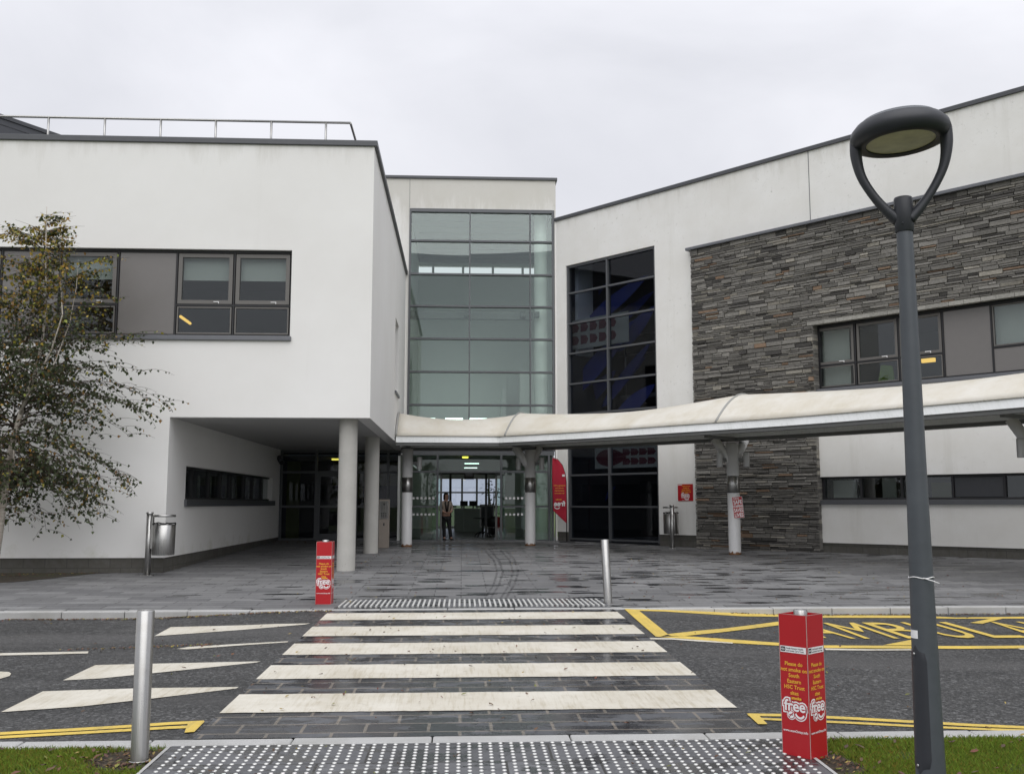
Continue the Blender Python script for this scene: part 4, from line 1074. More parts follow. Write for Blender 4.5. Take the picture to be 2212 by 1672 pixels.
# lime chair upstairs
c_ = root('lime_chair', 'lime green high backed chair behind the first floor window of the stone wing', 'chair', WO+WD*tu(1880)+WN*1.1+Vector((0, 0, 4.3)), math.atan2(WD.y, WD.x))
mb = MB(); mb.box((-.3, 0, .35), (.3, .55, .47)); mb.build('seat', M['lime'], c_, None, .04)
mb = MB(); mb.prism([(-.3, .4), (.3, .4), (.22, 1.25), (-.1, 1.3)], 0, .1, 0, Matrix.Rotation(R(90), 4, 'X')); mb.build('backrest', M['lime'], c_, None, .03)
for sx in (-.25, .25):
    for sy in (.05, .5): mb = MB(); mb.tube([(sx, sy, 0), (sx, sy, .36)], .02, 8); mb.build('leg', M['steel'], c_)
# --- blue hanging sculpture in the hall
hs = root('hanging_sculpture', 'cluster of long dark blue leaf blades hung diagonally inside the tall window', 'sculpture', WO, math.atan2(WD.y, WD.x))
def leaf_shape(L, wd, n=14):
    top = [(L*k/n, wd*math.sin(math.pi*(k/n)**.8)**.7 if 0 < k < n else 0) for k in range(n+1)]
    return [(x, -y*.5) for x, y in top]+[(x, y*.5) for x, y in top[-2:0:-1]]
rn2 = random.Random(9)
for (px0, py0, px1, py1, wd, dp) in ((1228, 700, 1310, 612, .34, 1.9), (1262, 705, 1400, 594, .62, 1.2), (1300, 725, 1412, 630, .55, 1.7), (1330, 760, 1415, 660, .5, 1.2), (1232, 770, 1365, 655, .4, 1.5),
        (1228, 860, 1372, 690, .7, 1.0), (1250, 880, 1330, 800, .5, 1.6), (1300, 880, 1405, 740, .62, 1.6), (1330, 905, 1415, 830, .55, .9), (1240, 905, 1300, 830, .45, 2.0), (1240, 1150, 1330, 1050, .4, 2.2), (1300, 870, 1395, 770, .4, 2.3)):
    a = atW(px0, py0, dp); b = atW(px1, py1, dp); L = math.hypot(b[0]-a[0], b[1]-a[1]); an = math.atan2(b[1]-a[1], b[0]-a[0])
    Mt = Matrix.Translation((a[0], dp, a[1]))@Matrix.Rotation(R(90), 4, 'X')@Matrix.Rotation(an, 4, 'Z')@Matrix.Rotation(rn2.uniform(-.5, .5), 4, 'X')
    mb = MB(); mb.prism(leaf_shape(L, wd), -.012, .012, 0, Mt); mb.build('blade', M['blue'], hs)
for (pa, pya, pb_, pyb, lab, leaf) in ((1224, 762, 1358, 670, 'cream panel printed with rows of dark red leaves, hung high inside the tall window', 0), (1285, 1018, 1421, 956, 'cream panel printed with one large dark red leaf, low inside the tall window', 1)):
    a = atW(pa, (pya+pyb)/2, .45); b = atW(pb_, (pya+pyb)/2, .45); zc = (a[1]+b[1])/2; hh = .52 if not leaf else .36
    pr2 = root('leaf_print_panel', lab, 'art panel', WO, math.atan2(WD.y, WD.x), 'leaf print panels in the hall')
    mb = MB(); mb.box((a[0], .45, zc-hh), (b[0], .47, zc+hh)); mb.build('board', M['card'], pr2)
    mb = MB(); Lp = b[0]-a[0]
    if leaf:
        Mt = Matrix.Translation((a[0]+.05, .447, zc))@Matrix.Rotation(R(90), 4, 'X')
        mb.prism([(x, y) for x, y in leaf_shape(Lp*.5, hh*1.6)], -.002, .002, 0, Mt)
    n_ = 5
    for k in range(n_):
        x = a[0]+Lp*(.08+.15*k) if not leaf else a[0]+Lp*(.45+.13*k)
        if x+.3 > b[0]: continue
        for s in (1, -1):
            Mt = Matrix.Translation((x, .446, zc+s*hh*.42))@Matrix.Rotation(R(90), 4, 'X')
            mb.prism([(.02, -hh*.30), (Lp*.10, -hh*.28), (Lp*.135, 0), (Lp*.10, hh*.28), (.02, hh*.34)], -.002, .002, 0, Mt)
    mb.build('print', M['print'], pr2)

# ================================================================== CANOPY
can = root('entrance_canopy', 'curving white membrane canopy on branching posts, leading away from the doors', 'canopy', (6, 26, 0))
CO_ = can.location
def cb(mb, name, mat, parent=None, bevel=0): return split_build(mb, name, mat, parent or can, CO_, bevel) if name in SPLIT else mb.build(name, mat, parent or can, CO_, bevel)
front = [Vector(p) for p in ((-1.98, 29.4), (1.10, 29.48), (3.28, 27.56), (5.28, 25.29), (7.53, 22.72), (9.24, 20.24), (10.63, 18.02), (12.3, 15.0), (13.6, 12.2))]
ZC = 3.50
def catmull(P, t):
    n = len(P)-1; i = min(int(t), n-1); u = t-i
    p0 = P[max(i-1, 0)]; p1 = P[i]; p2 = P[i+1]; p3 = P[min(i+2, n)]
    return .5*((2*p1)+(p2-p0)*u+(2*p0-5*p1+4*p2-p3)*u*u+(3*p1-p0-3*p2+p3)*u*u*u)
# front edge: straight to the mitre, then a smooth curve
curve = front[1:]
def fpt(t):                                       # t in [-1, 7]
    if t <= 0: return front[0].lerp(front[1], t+1)
    return catmull(curve, t)
def fnrm(t):
    if t <= -.02: return Vector((0, 1))
    e = .02; d = fpt(min(t+e, 7))-fpt(max(t-e, .0001)); d.normalize(); return Vector((-d.y, d.x)) if (-d.y*1+d.x*1) > 0 else Vector((d.y, -d.x))
WDT = 2.75
ribs_t = [-1.0, .12, 2.45, 6.05]
def rib_dir(t):
    a = {-1.0: Vector((0, 1)), .12: (Vector((0, 1))+fnrm(.3)*1.6).normalized()}
    if t <= ribs_t[0]: return a[-1.0]
    if t < ribs_t[1]: u = (t-ribs_t[0])/(ribs_t[1]-ribs_t[0]); return a[-1.0].lerp(a[.12], u*u).normalized()
    if t < .9: u = (t-.12)/.78; return a[.12].lerp(fnrm(t), u).normalized()
    return fnrm(t)
def rise(t):
    for k in range(3):
        if ribs_t[k] <= t <= ribs_t[k+1]:
            u = (t-ribs_t[k])/(ribs_t[k+1]-ribs_t[k]); return .80-.20*math.sin(math.pi*u)
    return .80-.20*math.sin(math.pi*min(1, max(0, (t-6.05)/3)))
def section(t, n=16):
    f = fpt(t); d = rib_dir(t); wd = WDT/max(.75, abs(d.dot(fnrm(t)) if t > 0 else d.y)); h = rise(t); o = []
    for k in range(n+1):
        u = k/n; s = u; zz = ZC+.31+h*(math.cos((2*u-1)*R(63))-math.cos(R(63)))/(1-math.cos(R(63)))
        p = f+d*(wd*s+.02); o.append(Vector((p.x, p.y, zz)))
    return o
ts = []
for k in range(3): ts += [ribs_t[k]+(ribs_t[k+1]-ribs_t[k])*j/14 for j in range(14)]
ts += [6.05, 6.4, 6.8, 6.99]
mb = MB(); secs = [section(t) for t in ts]; vs = [p for s in secs for p in s]; fs = []; n = 17
for i in range(len(secs)-1):
    for k in range(16): fs.append((i*n+k, i*n+k+1, (i+1)*n+k+1, (i+1)*n+k))
mb.add(vs, fs, 0, True); mo = cb(mb, 'membrane', M['membrane']); sd_ = mo.modifiers.new('thick', 'SOLIDIFY'); sd_.thickness = .012
# seams across the fabric
mb = MB()
for k in (5, 9):
    mb.tube([s[k]+Vector((0, 0, .004)) for s in secs], .004, 5, 0, False)
cb(mb, 'seam', M['under'])
for t in ribs_t:
    mb = MB(); mb.tube([p+Vector((0, 0, .012)) for p in section(t, 24)], .034, 8); cb(mb, 'rib', plain('rib_strip', (.30, .30, .285), .6))
# edge beams: sloping white fascia over a grey channel, front and back
tt = [-1.0, 0.0]+[.25*k for k in range(1, 28)]+[6.99]
def edge_beam(offset, sgn, name, mat_a, mat_b):
    A = MB(); B = MB(); prev = None
    for t in tt:
        f = fpt(t); nn = fnrm(t) if t > 0 else Vector((0, 1))
        if t == 0.0: nn = (Vector((0, 1))+fnrm(.1)).normalized(); nn = nn/max(.6, nn.y)
        p = f+nn*offset; q = nn*sgn
        ring_a = [Vector((p.x, p.y, ZC+.115))-Vector((q.x, q.y, 0))*.04, Vector((p.x, p.y, ZC+.34))+Vector((q.x, q.y, 0))*.07, Vector((p.x, p.y, ZC+.34))+Vector((q.x, q.y, 0))*.22, Vector((p.x, p.y, ZC+.115))+Vector((q.x, q.y, 0))*.22]
        ring_b = [Vector((p.x, p.y, ZC+.025)), Vector((p.x, p.y, ZC+.113)), Vector((p.x, p.y, ZC+.113))+Vector((q.x, q.y, 0))*.20, Vector((p.x, p.y, ZC+.025))+Vector((q.x, q.y, 0))*.20]
        if prev:
            for mbx, r0, r1 in ((A, prev[0], ring_a), (B, prev[1], ring_b)):
                mbx.add(r0+r1, [(k, (k+1) % 4, (k+1) % 4+4, k+4) for k in range(4)])
        else:
            A.add(ring_a, [(0, 1, 2, 3)]); B.add(ring_b, [(0, 1, 2, 3)])
        prev = (ring_a, ring_b)
    cb(A, name, mat_a); cb(B, 'edge_channel', mat_b)
edge_beam(0, 1, 'gutter_fascia', M['fascia'], M['under']); edge_beam(WDT+.05, -1, 'gutter_fascia', M['fascia'], M['under'])
# branching posts
posts = [(-1.70, 30.75), (2.15, 31.1), (7.42, 26.67), (12.0, 19.9)]
axis = [Vector((1, 0)), Vector((.88, -.47)), Vector((.66, -.75)), Vector((.50, -.87))]
for (x, y), ax in zip(posts, axis):
    z0 = gz(x, y); r = .165
    mb = MB(); mb.lathe([(r, -.02), (r, 1.28), (r*.97, 1.28), (r*.97, 1.68), (r, 1.68), (r, 2.62), (.001, 2.62)] if False else [(r, -.02), (r, 3.0), (.001, 3.0)], (0, 0, 0), 28)
    po = mb.build('post', M['post'], can); po.location = (x-CO_.x, y-CO_.y, z0)
    mb = MB(); mb.lathe([(r*.9, 1.66), (r+.006, 1.66), (r+.006, 2.12), (r*.9, 2.12)], (0, 0, 0), 28); mb.build('steel_sleeve', M['steel'], po)
    for s in (1, -1):
        if x < -1: continue
        side = Vector((ax.x*s, ax.y*s, 0)); inn = Vector((-ax.y, ax.x, 0)) if s < 0 else Vector((ax.y, -ax.x, 0))
        mb = MB(); e = side*.10+Vector((-ax.y, ax.x, 0))*.50 if s > 0 else side*.44-Vector((-ax.y, ax.x, 0))*.20
        mb.tube([(0, 0, 2.40), (e.x*.22, e.y*.22, 2.56), (e.x, e.y, ZC+.08-z0)], [.12, .125, .12], 18)
        mb.build('arm', M['post'], po)
    mb = MB(); q = Vector((-ax.y, ax.x)); 
    mb.box((-1.25, -.05, ZC+.04-z0), (1.15, .05, ZC+.12-z0), 0, Matrix.Rotation(math.atan2(q.y, q.x), 4, 'Z')); mb.build('cross_beam', M['under'], po)

# ---- cylinder lights fixed to the posts
def post_light(x, y, z, dx, dy, lab):
    o = root('post_light', lab, 'light fitting', (x, y, z), math.atan2(dy, dx), 'cylinder lights on the canopy posts')
    mb = MB(); mb.lathe([(.001, -.20), (.078, -.20), (.085, -.185), (.085, .185), (.078, .20), (.001, .20)], (.37, 0, 0), 24); mb.build('cylinder', M['silver'], o)
    mb = MB(); mb.box((.14, -.035, -.05), (.29, .035, .05)); mb.build('bracket', M['under'], o)
for (x, y), ang_, lab in (((posts[0][0], posts[0][1]), 8, 'silver cylinder light on the post nearest the plain white wing'),
                    ((posts[1][0], posts[1][1]), 172, 'narrow silver cylinder light on the doorway post, on the side facing the doors'),
                    ((posts[1][0], posts[1][1]), -12, 'silver cylinder light on the doorway post, on the side facing the red flag'),
                    ((posts[2][0], posts[2][1]), 185, 'silver cylinder light on the placard post, on the side facing the bin'),
                    ((posts[2][0], posts[2][1]), -18, 'silver cylinder light on the placard post, directly above the placard'),
                    ((posts[3][0], posts[3][1]), 180, 'silver cylinder light at the photo edge beyond the street lamp')):
    post_light(x, y, gz(x, y)+2.56, math.cos(R(ang_)), math.sin(R(ang_)), lab)

# ================================================================== STREET FURNITURE
def bollard(x, y, h, r, lab, lean=0):
    o = root('steel_bollard', lab, 'bollard', (x, y, gz(x, y)-.01), 0, 'brushed steel bollards at the crossing')
    o.rotation_euler = (0, R(lean), 0)
    mb = MB(); mb.lathe([(r, -.1), (r, h-.006), (r-.006, h), (.001, h)], (0, 0, 0), 48); mb.build('body', M['steel'], o)
    mb = MB(); mb.lathe([(r+.001, 0), (r+.010, 0), (r+.010, .008), (r+.001, .010)], (0, 0, 0), 40); mb.build('collar', M['steel_dark'], o)
pb1 = G(301, 1640)
bollard(pb1.x, pb1.y, .985, .058, 'brushed steel bollard standing in bare soil beside the grass, nearest the camera')
pb2_ = G(1314, 1303); bollard(pb2_.x, pb2_.y, 1.0, .064, 'brushed steel bollard leaning slightly at the far kerb, in front of the tall dark window', -2.6)

def smoke_face(mb, Mf, wf, h):
    """artwork of one face; Mf maps face coords (x across, y up from base, z outwards)"""
    def T(x, y, z=.002): return Mf@Matrix.Translation((x, y, z))
    s = wf/.205
    k = h/.955
    strip = MB(); strip.add([T(0, 0)@Vector(p) for p in ((-.094*s, .700*k, 0), (.094*s, .700*k, 0), (.094*s, .742*k, 0), (-.094*s, .742*k, 0))], [(0, 1, 2, 3)], 2)
    strip.add([T(0, 0, .003)@Vector(p) for p in ((-.090*s, .707*k, 0), (-.056*s, .707*k, 0), (-.056*s, .737*k, 0), (-.090*s, .737*k, 0))], [(0, 1, 2, 3)], 3)
    put_text(strip, 'HSC', .016*s, T(-.073*s, .716*k, .004), 2, .0004)
    put_text(strip, 'South Eastern Health', .0145*s, T(-.050*s, .724*k, .003), 3, .0003, 'LEFT')
    put_text(strip, 'and Social Care Trust', .0145*s, T(-.050*s, .708*k, .003), 3, .0003, 'LEFT')
    for i, tx in enumerate(('Please do', 'not smoke on', 'South', 'Eastern', 'HSC Trust', 'sites')):
        put_text(mb, tx, .034*s, T(0, (.614-.0385*i)*k), 1, .0008)
    cy = .315*k
    main_ = mb; mb = MB()
    put_text(mb, 'free', .098*s, T(0, cy, .0015), 2, .017*s, spacing=.98)
    put_text(mb, 'smoke', .027*s, T(.014*s, cy+.073*s, .0015), 4, .006*s)
    def disc(x, y, r, z, mi, n=24):
        mb.add([T(x, y, z)@Vector((r*math.cos(2*math.pi*q/n), r*math.sin(2*math.pi*q/n), 0)) for q in range(n)], [tuple(range(n))], mi)
    disc(-.028*s, cy-.026*s, .032*s, .0017, 2)
    disc(.036*s, cy-.010*s, .050*s, .0013, 2)
    put_text(mb, 'free', .098*s, T(0, cy, .0022), 4, .0085*s, spacing=.98)
    disc(.036*s, cy-.010*s, .043*s, .0020, 4)
    put_text(mb, 'free', .098*s, T(0, cy, .0030), 2, .0022*s, spacing=.98)
    put_text(mb, 'smoke', .027*s, T(.014*s, cy+.073*s, .0034), 1, .0012*s)
    arc = [(.036*s+.038*s*math.cos(a), cy-.006*s+.040*s*math.sin(a)) for a in [R(200+130*q/12) for q in range(13)]]
    arc2 = [(.036*s+.028*s*math.cos(a), cy+.001*s+.034*s*math.sin(a)) for a in [R(200+130*q/12) for q in range(13)]]
    mb.add([T(0, 0, .0030)@Vector((p[0], p[1], 0)) for p in arc]+[T(0, 0, .0030)@Vector((p[0], p[1], 0)) for p in arc2], [(q, q+1, q+14, q+13) for q in range(12)], 2)
    disc(-.028*s, cy-.026*s, .026*s, .0034, 4); disc(-.028*s, cy-.026*s, .022*s, .0038, 2)
    mb.add([T(-.028*s, cy-.026*s, .0042)@Matrix.Rotation(R(45), 4, 'Z')@Vector(p) for p in ((-.020*s, -.003*s, 0), (.020*s, -.003*s, 0), (.020*s, .003*s, 0), (-.020*s, .003*s, 0))], [(0, 1, 2, 3)], 4)
    mb.add([T(-.028*s, cy-.026*s, .0040)@Vector(p) for p in ((-.014*s, -.003*s, 0), (.014*s, -.003*s, 0), (.014*s, .003*s, 0), (-.014*s, .003*s, 0))], [(0, 1, 2, 3)], 3)
    web = MB(); put_text(web, 'www.want2stop.info', .0215*s, T(0, .175*k), 2, .0004)
    return strip, mb, web
def red_post(x, y, rot, side, h, lab):
    o = root('smoking_notice_post', lab, 'notice post', (x, y, gz(x, y)-.02), rot, 'red no smoking notice posts')
    hs_ = side/2; mb = MB()
    for k in range(4):
        Mr = Matrix.Rotation(R(90*k), 4, 'Z')
        mb.box((-hs_+.003, -hs_, 0), (hs_-.003, -hs_+.004, h), 0, Mr)
    mb.box((-hs_+.006, -hs_+.006, h-.045), (hs_-.006, hs_-.006, h-.035))
    mb.build('body', M['red'], o)
    mb = MB()
    for sx, sy in ((1, 1), (1, -1), (-1, 1), (-1, -1)): mb.box((sx*hs_-.0035, sy*hs_-.0035, 0), (sx*hs_+.0015, sy*hs_+.0015, h+.001)) if False else mb.box((sx*(hs_-.003), sy*(hs_-.003), 0), (sx*(hs_+.0005), sy*(hs_+.0005), h+.001))
    for k in range(4):
        Mr = Matrix.Rotation(R(90*k), 4, 'Z'); mb.box((-hs_+.004, -hs_-.0005, h), (hs_-.004, -hs_+.005, h+.002), 0, Mr)
    mb.build('edge_trim', plain('trim_edge', (.45, .33, .31), .4, .2), o)
    mb = MB(); r = side*.22; mb.lathe([(r, h-.034), (r, h+.022), (r-.005, h+.027), (.001, h+.027)], (0, 0, 0), 32); mb.build('cap', M['steel'], o)
    for k in range(2):
        mb = MB(); Mf = Matrix.Rotation(R(90*k), 4, 'Z')@Matrix.Translation((0, -hs_, 0))@Matrix.Rotation(R(90), 4, 'X')
        inks = [M['red'], M['yel'], M['wht'], M['blk'], M['redink']]
        for m_, nm in zip(smoke_face(mb, Mf, side, h), ('label_strip', 'logo', 'web_address')): m_.build(nm, inks, o)
        mb.build('lettering', [M['red'], M['yel'], M['wht'], M['blk'], M['redink']], o)
Fp = G(1752, 1640); Lp_ = G(1700.6, 1628.5); Rp = G(1789, 1634)
side = .215
an = math.atan2(Fp.y-Lp_.y, Fp.x-Lp_.x)
bc = Vector((Fp.x, Fp.y))+Vector((-math.cos(an)-math.sin(an), -math.sin(an)+math.cos(an)))*side/2
red_post(bc.x, bc.y, an, side, .955, 'red square no smoking post with steel cap, standing at the grass edge nearest the camera')
p = G(698, 1305); red_post(p.x-.0, p.y+.13, R(-1), .245, .975, 'red square no smoking post on the far kerb, in front of a concrete column')

# ---- litter bins
def bin_(x, y, rot, lab):
    o = root('litter_bin', lab, 'bin', (x, y, gz(x, y)), rot, 'steel litter bins on posts')
    mb = MB(); mb.tube([(0, 0, 0), (0, 0, 1.26)], .062, 20); mb.lathe([(.075, 1.26), (.075, 1.285), (.066, 1.295), (.001, 1.297)], (0, 0, 0), 24); mb.build('post', M['steel'], o)
    mb = MB(); mb.box((-.12, -.10, 0), (.12, .10, .012)); mb.build('base_plate', M['steel_dark'], o)
    mb = MB(); mb.lathe([(.001, .42), (.215, .42), (.225, .43), (.228, 1.03), (.221, 1.035), (.215, 1.0), (.21, .5)], (.30, 0, 0), 40); mb.build('bucket', M['steel'], o)
    mb = MB(); mb.box((.05, -.045, .55), (.085, .045, 1.20)); mb.build('bracket', M['steel_dark'], o)
    mb = MB(); mb.lathe([(.001, 1.195), (.225, 1.195), (.232, 1.20), (.232, 1.235), (.225, 1.24), (.001, 1.24)], (.29, 0, 0), 40); mb.build('lid', M['steel'], o)
    mb = MB(); rn3 = random.Random(2)
    for k in range(22):
        a = 2*math.pi*k/22
    pts = [(.30+.222*math.cos(2*math.pi*k/40), .222*math.sin(2*math.pi*k/40), 1.04+rn3.uniform(0, .035)) for k in range(41)]
    mb.tube(pts, .014, 6); mb.build('bag_rim', M['blk'], o)
pbn = G(318, 1243); bin_(pbn.x, pbn.y, R(2), 'steel post bin at the corner of the plain white wing and the porch')
tb_ = atW(1452, 1140, -.72)[0]; pbn = WO+WD*tb_-WN*.72; bin_(pbn.x, pbn.y, R(84), 'steel post bin against the white wall under the red notice')

# ---- steel intercom pillar by the porch doors
p = G(829, 1183); o = root('intercom_pillar', 'tan metal intercom pillar with keypad between the concrete and white posts', 'intercom', (p.x, p.y, p.z))
mb = MB(); mb.box((-.16, -.1, 0), (.16, .1, 1.45)); mb.build('body', M['tan'], o, None, .008)
mb = MB(); mb.box((-.14, -.104, .86), (.14, -.101, 1.40)); mb.build('face_plate', M['steel'], o)
mb = MB()
for i in range(3):
    for j in range(3): mb.box((-.08+.06*i, -.110, .92+.05*j), (-.05+.06*i, -.104, .955+.05*j))
mb.lathe([(.001, 0), (.025, 0), (.025, .006)], (0, -.106, 1.30), 16, 0, Matrix.Rotation(R(90), 4, 'X')); mb.box((-.02, -.106, .66), (.02, -.1005, .74)); mb.build('keypad', M['blk'], o)
# ---- camera at the porch corner
a = atY(622, 992, 34.1); o = root('security_camera', 'dark security camera under the porch soffit beside the lobby glazing', 'camera', (XC+.02, 34.1, a.z), R(-60))
mb = MB(); mb.tube([(0, 0, 0), (.14, 0, -.02)], .03, 10); mb.build('bracket', M['black'], o)
mb = MB(); mb.tube([(.06, 0, .06), (.34, 0, -.12)], [.085, .095], 16); mb.build('housing', M['frame'], o)
mb = MB(); mb.tube([(.335, 0, -.118), (.36, 0, -.134)], .075, 16); mb.build('lens', M['black'], o)

# ---- feather flag
a = G(1212, 1168); o = root('feather_flag', 'red feather flag with mirrored white lettering beside the tall dark window', 'flag', (atY(1224, 1100, 33.1).x-.20, 33.1, gz(3.5, 33.1)))
mb = MB(); mb.tube([(.20, 0, 0), (.20, .0, 1.0), (.19, 0, 2.0), (.16, 0, 2.28), (.07, 0, 2.56), (-.09, 0, 2.76), (-.24, 0, 2.82)], [.02, .018, .015, .013, .011, .009, .007], 10); mb.build('pole', M['black'], o)
edge = [(.19, .62), (.195, 1.2), (.185, 2.0), (.155, 2.28), (.065, 2.55), (-.09, 2.745), (-.24, 2.80)]
def er(z):
    for (x0, z0), (x1, z1) in zip(edge, edge[1:]):
        if z0 <= z <= z1: return x0+(x1-x0)*(z-z0)/(z1-z0)
    return -.24
mb = MB(); vs = []; fs = []; NZ, NX = 40, 10
for j in range(NZ+1):
    u = j/NZ; z = .62+u*2.18
    xl = -.27+.012*math.sin(z*2.2); zlo_ = 0
    for i in range(NX+1):
        s = i/NX; xr = er(z); x = xr+(xl-xr)*s
        dz = (.42*s if j == 0 else 0)
        y = .035*math.sin(s*5+z*1.7)*s-.02
        zz = z+ (1-u)**2*.42*s
        vs.append((x, y, zz))
for j in range(NZ):
    for i in range(NX): q = j*(NX+1)+i; fs.append((q, q+1, q+NX+2, q+NX+1))
mb.add(vs, fs, 0, True); f_ = mb.build('cloth', M['red_cloth'], o); s_ = f_.modifiers.new('thick', 'SOLIDIFY'); s_.thickness = .004
mb = MB(); Mf = Matrix.Translation((-.045, -.065, 0))@Matrix.Rotation(R(90), 4, 'X')
for i, tx in enumerate(('Creating a HSC', 'smoke free', 'environment', 'for everyone')):
    put_text(mb, tx, .062, Mf@Matrix.Translation((0, 1.86-.085*i, 0)), 1, .001, 'CENTER', True)
put_text(mb, 'free', .235, Mf@Matrix.Translation((0, 1.20, 0)), 2, .008, 'CENTER', True)
put_text(mb, 'smoke', .075, Mf@Matrix.Translation((-.03, 1.39, 0)), 1, .002, 'CENTER', True)
arc = [(-.08+.11*math.cos(q), 1.20+.11*math.sin(q)) for q in [R(200+130*k/12) for k in range(13)]]; arc2 = [(-.08+.09*math.cos(q), 1.215+.095*math.sin(q)) for q in [R(200+130*k/12) for k in range(13)]]
mb.add([Mf@Vector((p_[0], p_[1], 0)) for p_ in arc+arc2], [(k, k+1, k+14, k+13) for k in range(12)], 2)
mb.box((.05, -.066, 2.18), (.14, -.064, 2.25), 2)
mb.build('lettering', [M['red'], M['yel'], M['wht']], o)
mb = MB(); mb.box((-.05, -.25, 0), (.45, .25, .03)); mb.build('base', M['black'], o)

# ---- red wall notice
t0, zb_ = atW(1465, 1082); t1, zt_ = atW(1497, 1045); zb_ = atW(1481, 1082)[1]; zt_ = atW(1481, 1045.5)[1]
o = root('wall_notice', 'square red no smoking notice screwed to the white wall above the bin', 'sign', WO+WD*((t0+t1)/2)-WN*.004+Vector((0, 0, zb_)), math.atan2(WD.y, WD.x))
W_ = t1-t0; H_ = zt_-zb_
mb = MB(); mb.box((-W_/2, -.006, 0), (W_/2, 0, H_)); mb.build('board', M['red'], o)
mb = MB(); Mf = Matrix.Translation((0, -.008, 0))@Matrix.Rotation(R(90), 4, 'X')
for i, tx in enumerate(('Please do not', 'smoke on', 'South Eastern', 'HSC Trust sites')): put_text(mb, tx, .056, Mf@Matrix.Translation((.03, H_*.85-.058*i, 0)), 1, .001)
put_text(mb, 'free', .165, Mf@Matrix.Translation((0, H_*.23, 0)), 2, .026); put_text(mb, 'free', .165, Mf@Matrix.Translation((0, H_*.23, .001)), 4, .013); put_text(mb, 'free', .165, Mf@Matrix.Translation((0, H_*.23, .002)), 2, .003)
put_text(mb, 'smoke', .042, Mf@Matrix.Translation((.03, H_*.45, .002)), 1, .001)
mb.add([Mf@Vector(p_) for p_ in ((-W_*.48, H_*.93, 0), (-W_*.22, H_*.93, 0), (-W_*.22, H_*.97, 0), (-W_*.48, H_*.97, 0))], [(0, 1, 2, 3)], 2)
arc = [(.05+.10*math.cos(q), H_*.22+.08*math.sin(q)) for q in [R(200+130*k/12) for k in range(13)]]; arc2 = [(.05+.08*math.cos(q), H_*.22+.012+.07*math.sin(q)) for q in [R(200+130*k/12) for k in range(13)]]
mb.add([Mf@Vector((p_[0], p_[1], .002)) for p_ in arc+arc2], [(k, k+1, k+14, k+13) for k in range(12)], 2)
put_text(mb, 'www.want2stop.info', .030, Mf@Matrix.Translation((0, .018, 0)), 2, .0005)
mb.build('lettering', [M['red'], M['yel'], M['wht'], M['blk'], M['redink']], o)

# ---- tilted placard on the canopy post
x, y = posts[2]; vd = Vector((-x, -y, 0)).normalized(); rt = Vector((-vd.y, vd.x, 0))
pc = Vector((x, y, 0))+vd*.175+rt*.11; z_ = gz(x, y)+1.27
o = root('placard', 'tilted red and white union placard reading safe staffing saves lives, tied to a canopy post', 'placard', (pc.x, pc.y, z_), math.atan2(rt.y, rt.x))
o.rotation_euler = (0, R(-5), math.atan2(rt.y, rt.x))
PW, PH = .275, .575
mb = MB(); mb.box((-PW/2, -.004, -PH/2), (PW/2, .004, PH/2)); mb.build('board', M['wht'], o)
mb = MB(); mb.box((-PW/2+.008, -.0055, -PH/2+.008), (PW/2-.008, -.0042, PH/2-.008)); mb.build('print', M['redink'], o)
mb = MB(); Mf = Matrix.Translation((0, -.0065, 0))@Matrix.Rotation(R(90), 4, 'X')
for tx, yy, sz, sx_ in (('SAFE', .090, .150, .72), ('STAFFING', .000, .087, .62), ('SAVES', -.125, .142, .62), ('LIVES', -.255, .142, .70)): put_text(mb, tx, sz, Mf@Matrix.Translation((.004, yy, 0)), 0, .004, 'CENTER', False, sx_)
put_text(mb, 'nipsa', .080, Mf@Matrix.Translation((-.03, .222, 0)), 0, .001)
mb.build('lettering', M['wht'], o)

# ================================================================== STREET LAMP
LX, LY = 2.60, 5.52
lz = gz(LX, LY)
lamp = root('street_lamp', 'dark grey street lamp with oval lantern held in a lyre fork, standing in the grass', 'street lamp', (LX, LY, lz))
mb = MB(); mb.lathe([(.084, -.1), (.082, 0), (.075, .5), (.0585, 1.75), (.0455, 3.32), (.0455, 3.33)], (0, 0, 0), 40); mb.build('column', M['lamp_metal'], lamp)
mb = MB(); mb.lathe([(.049, 3.30), (.0535, 3.305), (.0535, 3.50), (.050, 3.51), (.001, 3.512)], (0, 0, 0), 40); mb.lathe([(.001, 0), (.006, 0), (.006, .005), (.001, .006)], (-.03, -.044, 3.345), 10, 0, Matrix.Rotation(R(60), 4, 'X')); mb.build('collar', M['lamp_dark'], lamp)
viewdir = Vector((LX, LY, 0)).normalized(); sidev = Vector((viewdir.y, -viewdir.x, 0))
hc = Vector((0, 0, 3.905)); tilt = R(2.5)
Mh = Matrix.Translation(hc)@Matrix.Rotation(math.atan2(sidev.y, sidev.x), 4, 'Z')@Matrix.Rotation(-tilt, 4, 'Y')@Matrix.Scale(.955, 4)
RR = .295
for s in (1, -1):
    mb = MB()
    ctrl = [Vector(q) for q in ((.030, 3.375), (.095, 3.445), (.165, 3.545), (.225, 3.665), (.250, 3.785), (.250, 3.895+(.01 if s > 0 else -.01)))]
    crv = [catmull(ctrl, k/4) for k in range(21)]
    mb.tube([tuple(sidev*(s*q.x)+Vector((0, 0, q.y))) for q in crv], [.034-.010*math.sin(math.pi*min(1, k/20*1.15)) for k in range(21)], 16, 0, True, True, 1.2); mb.build('fork_arm', M['lamp_dark'], lamp)
mb = MB(); mb.lathe([(.205, -.058), (.235, -.070), (.273, -.056), (.298, -.012), (.290, .028), (.262, .060)], (0, 0, 0), 56, 0, Mh); lo = mb.build('lantern', M['lamp_dark'], lamp)
mb = MB(); mb.lathe([(.262, .061), (.228, .084), (.224, .089), (.16, .112), (.08, .127), (.001, .131)], (0, 0, 0), 56, 0, Mh); mb.build('hood', M['lamp_metal'], lo)
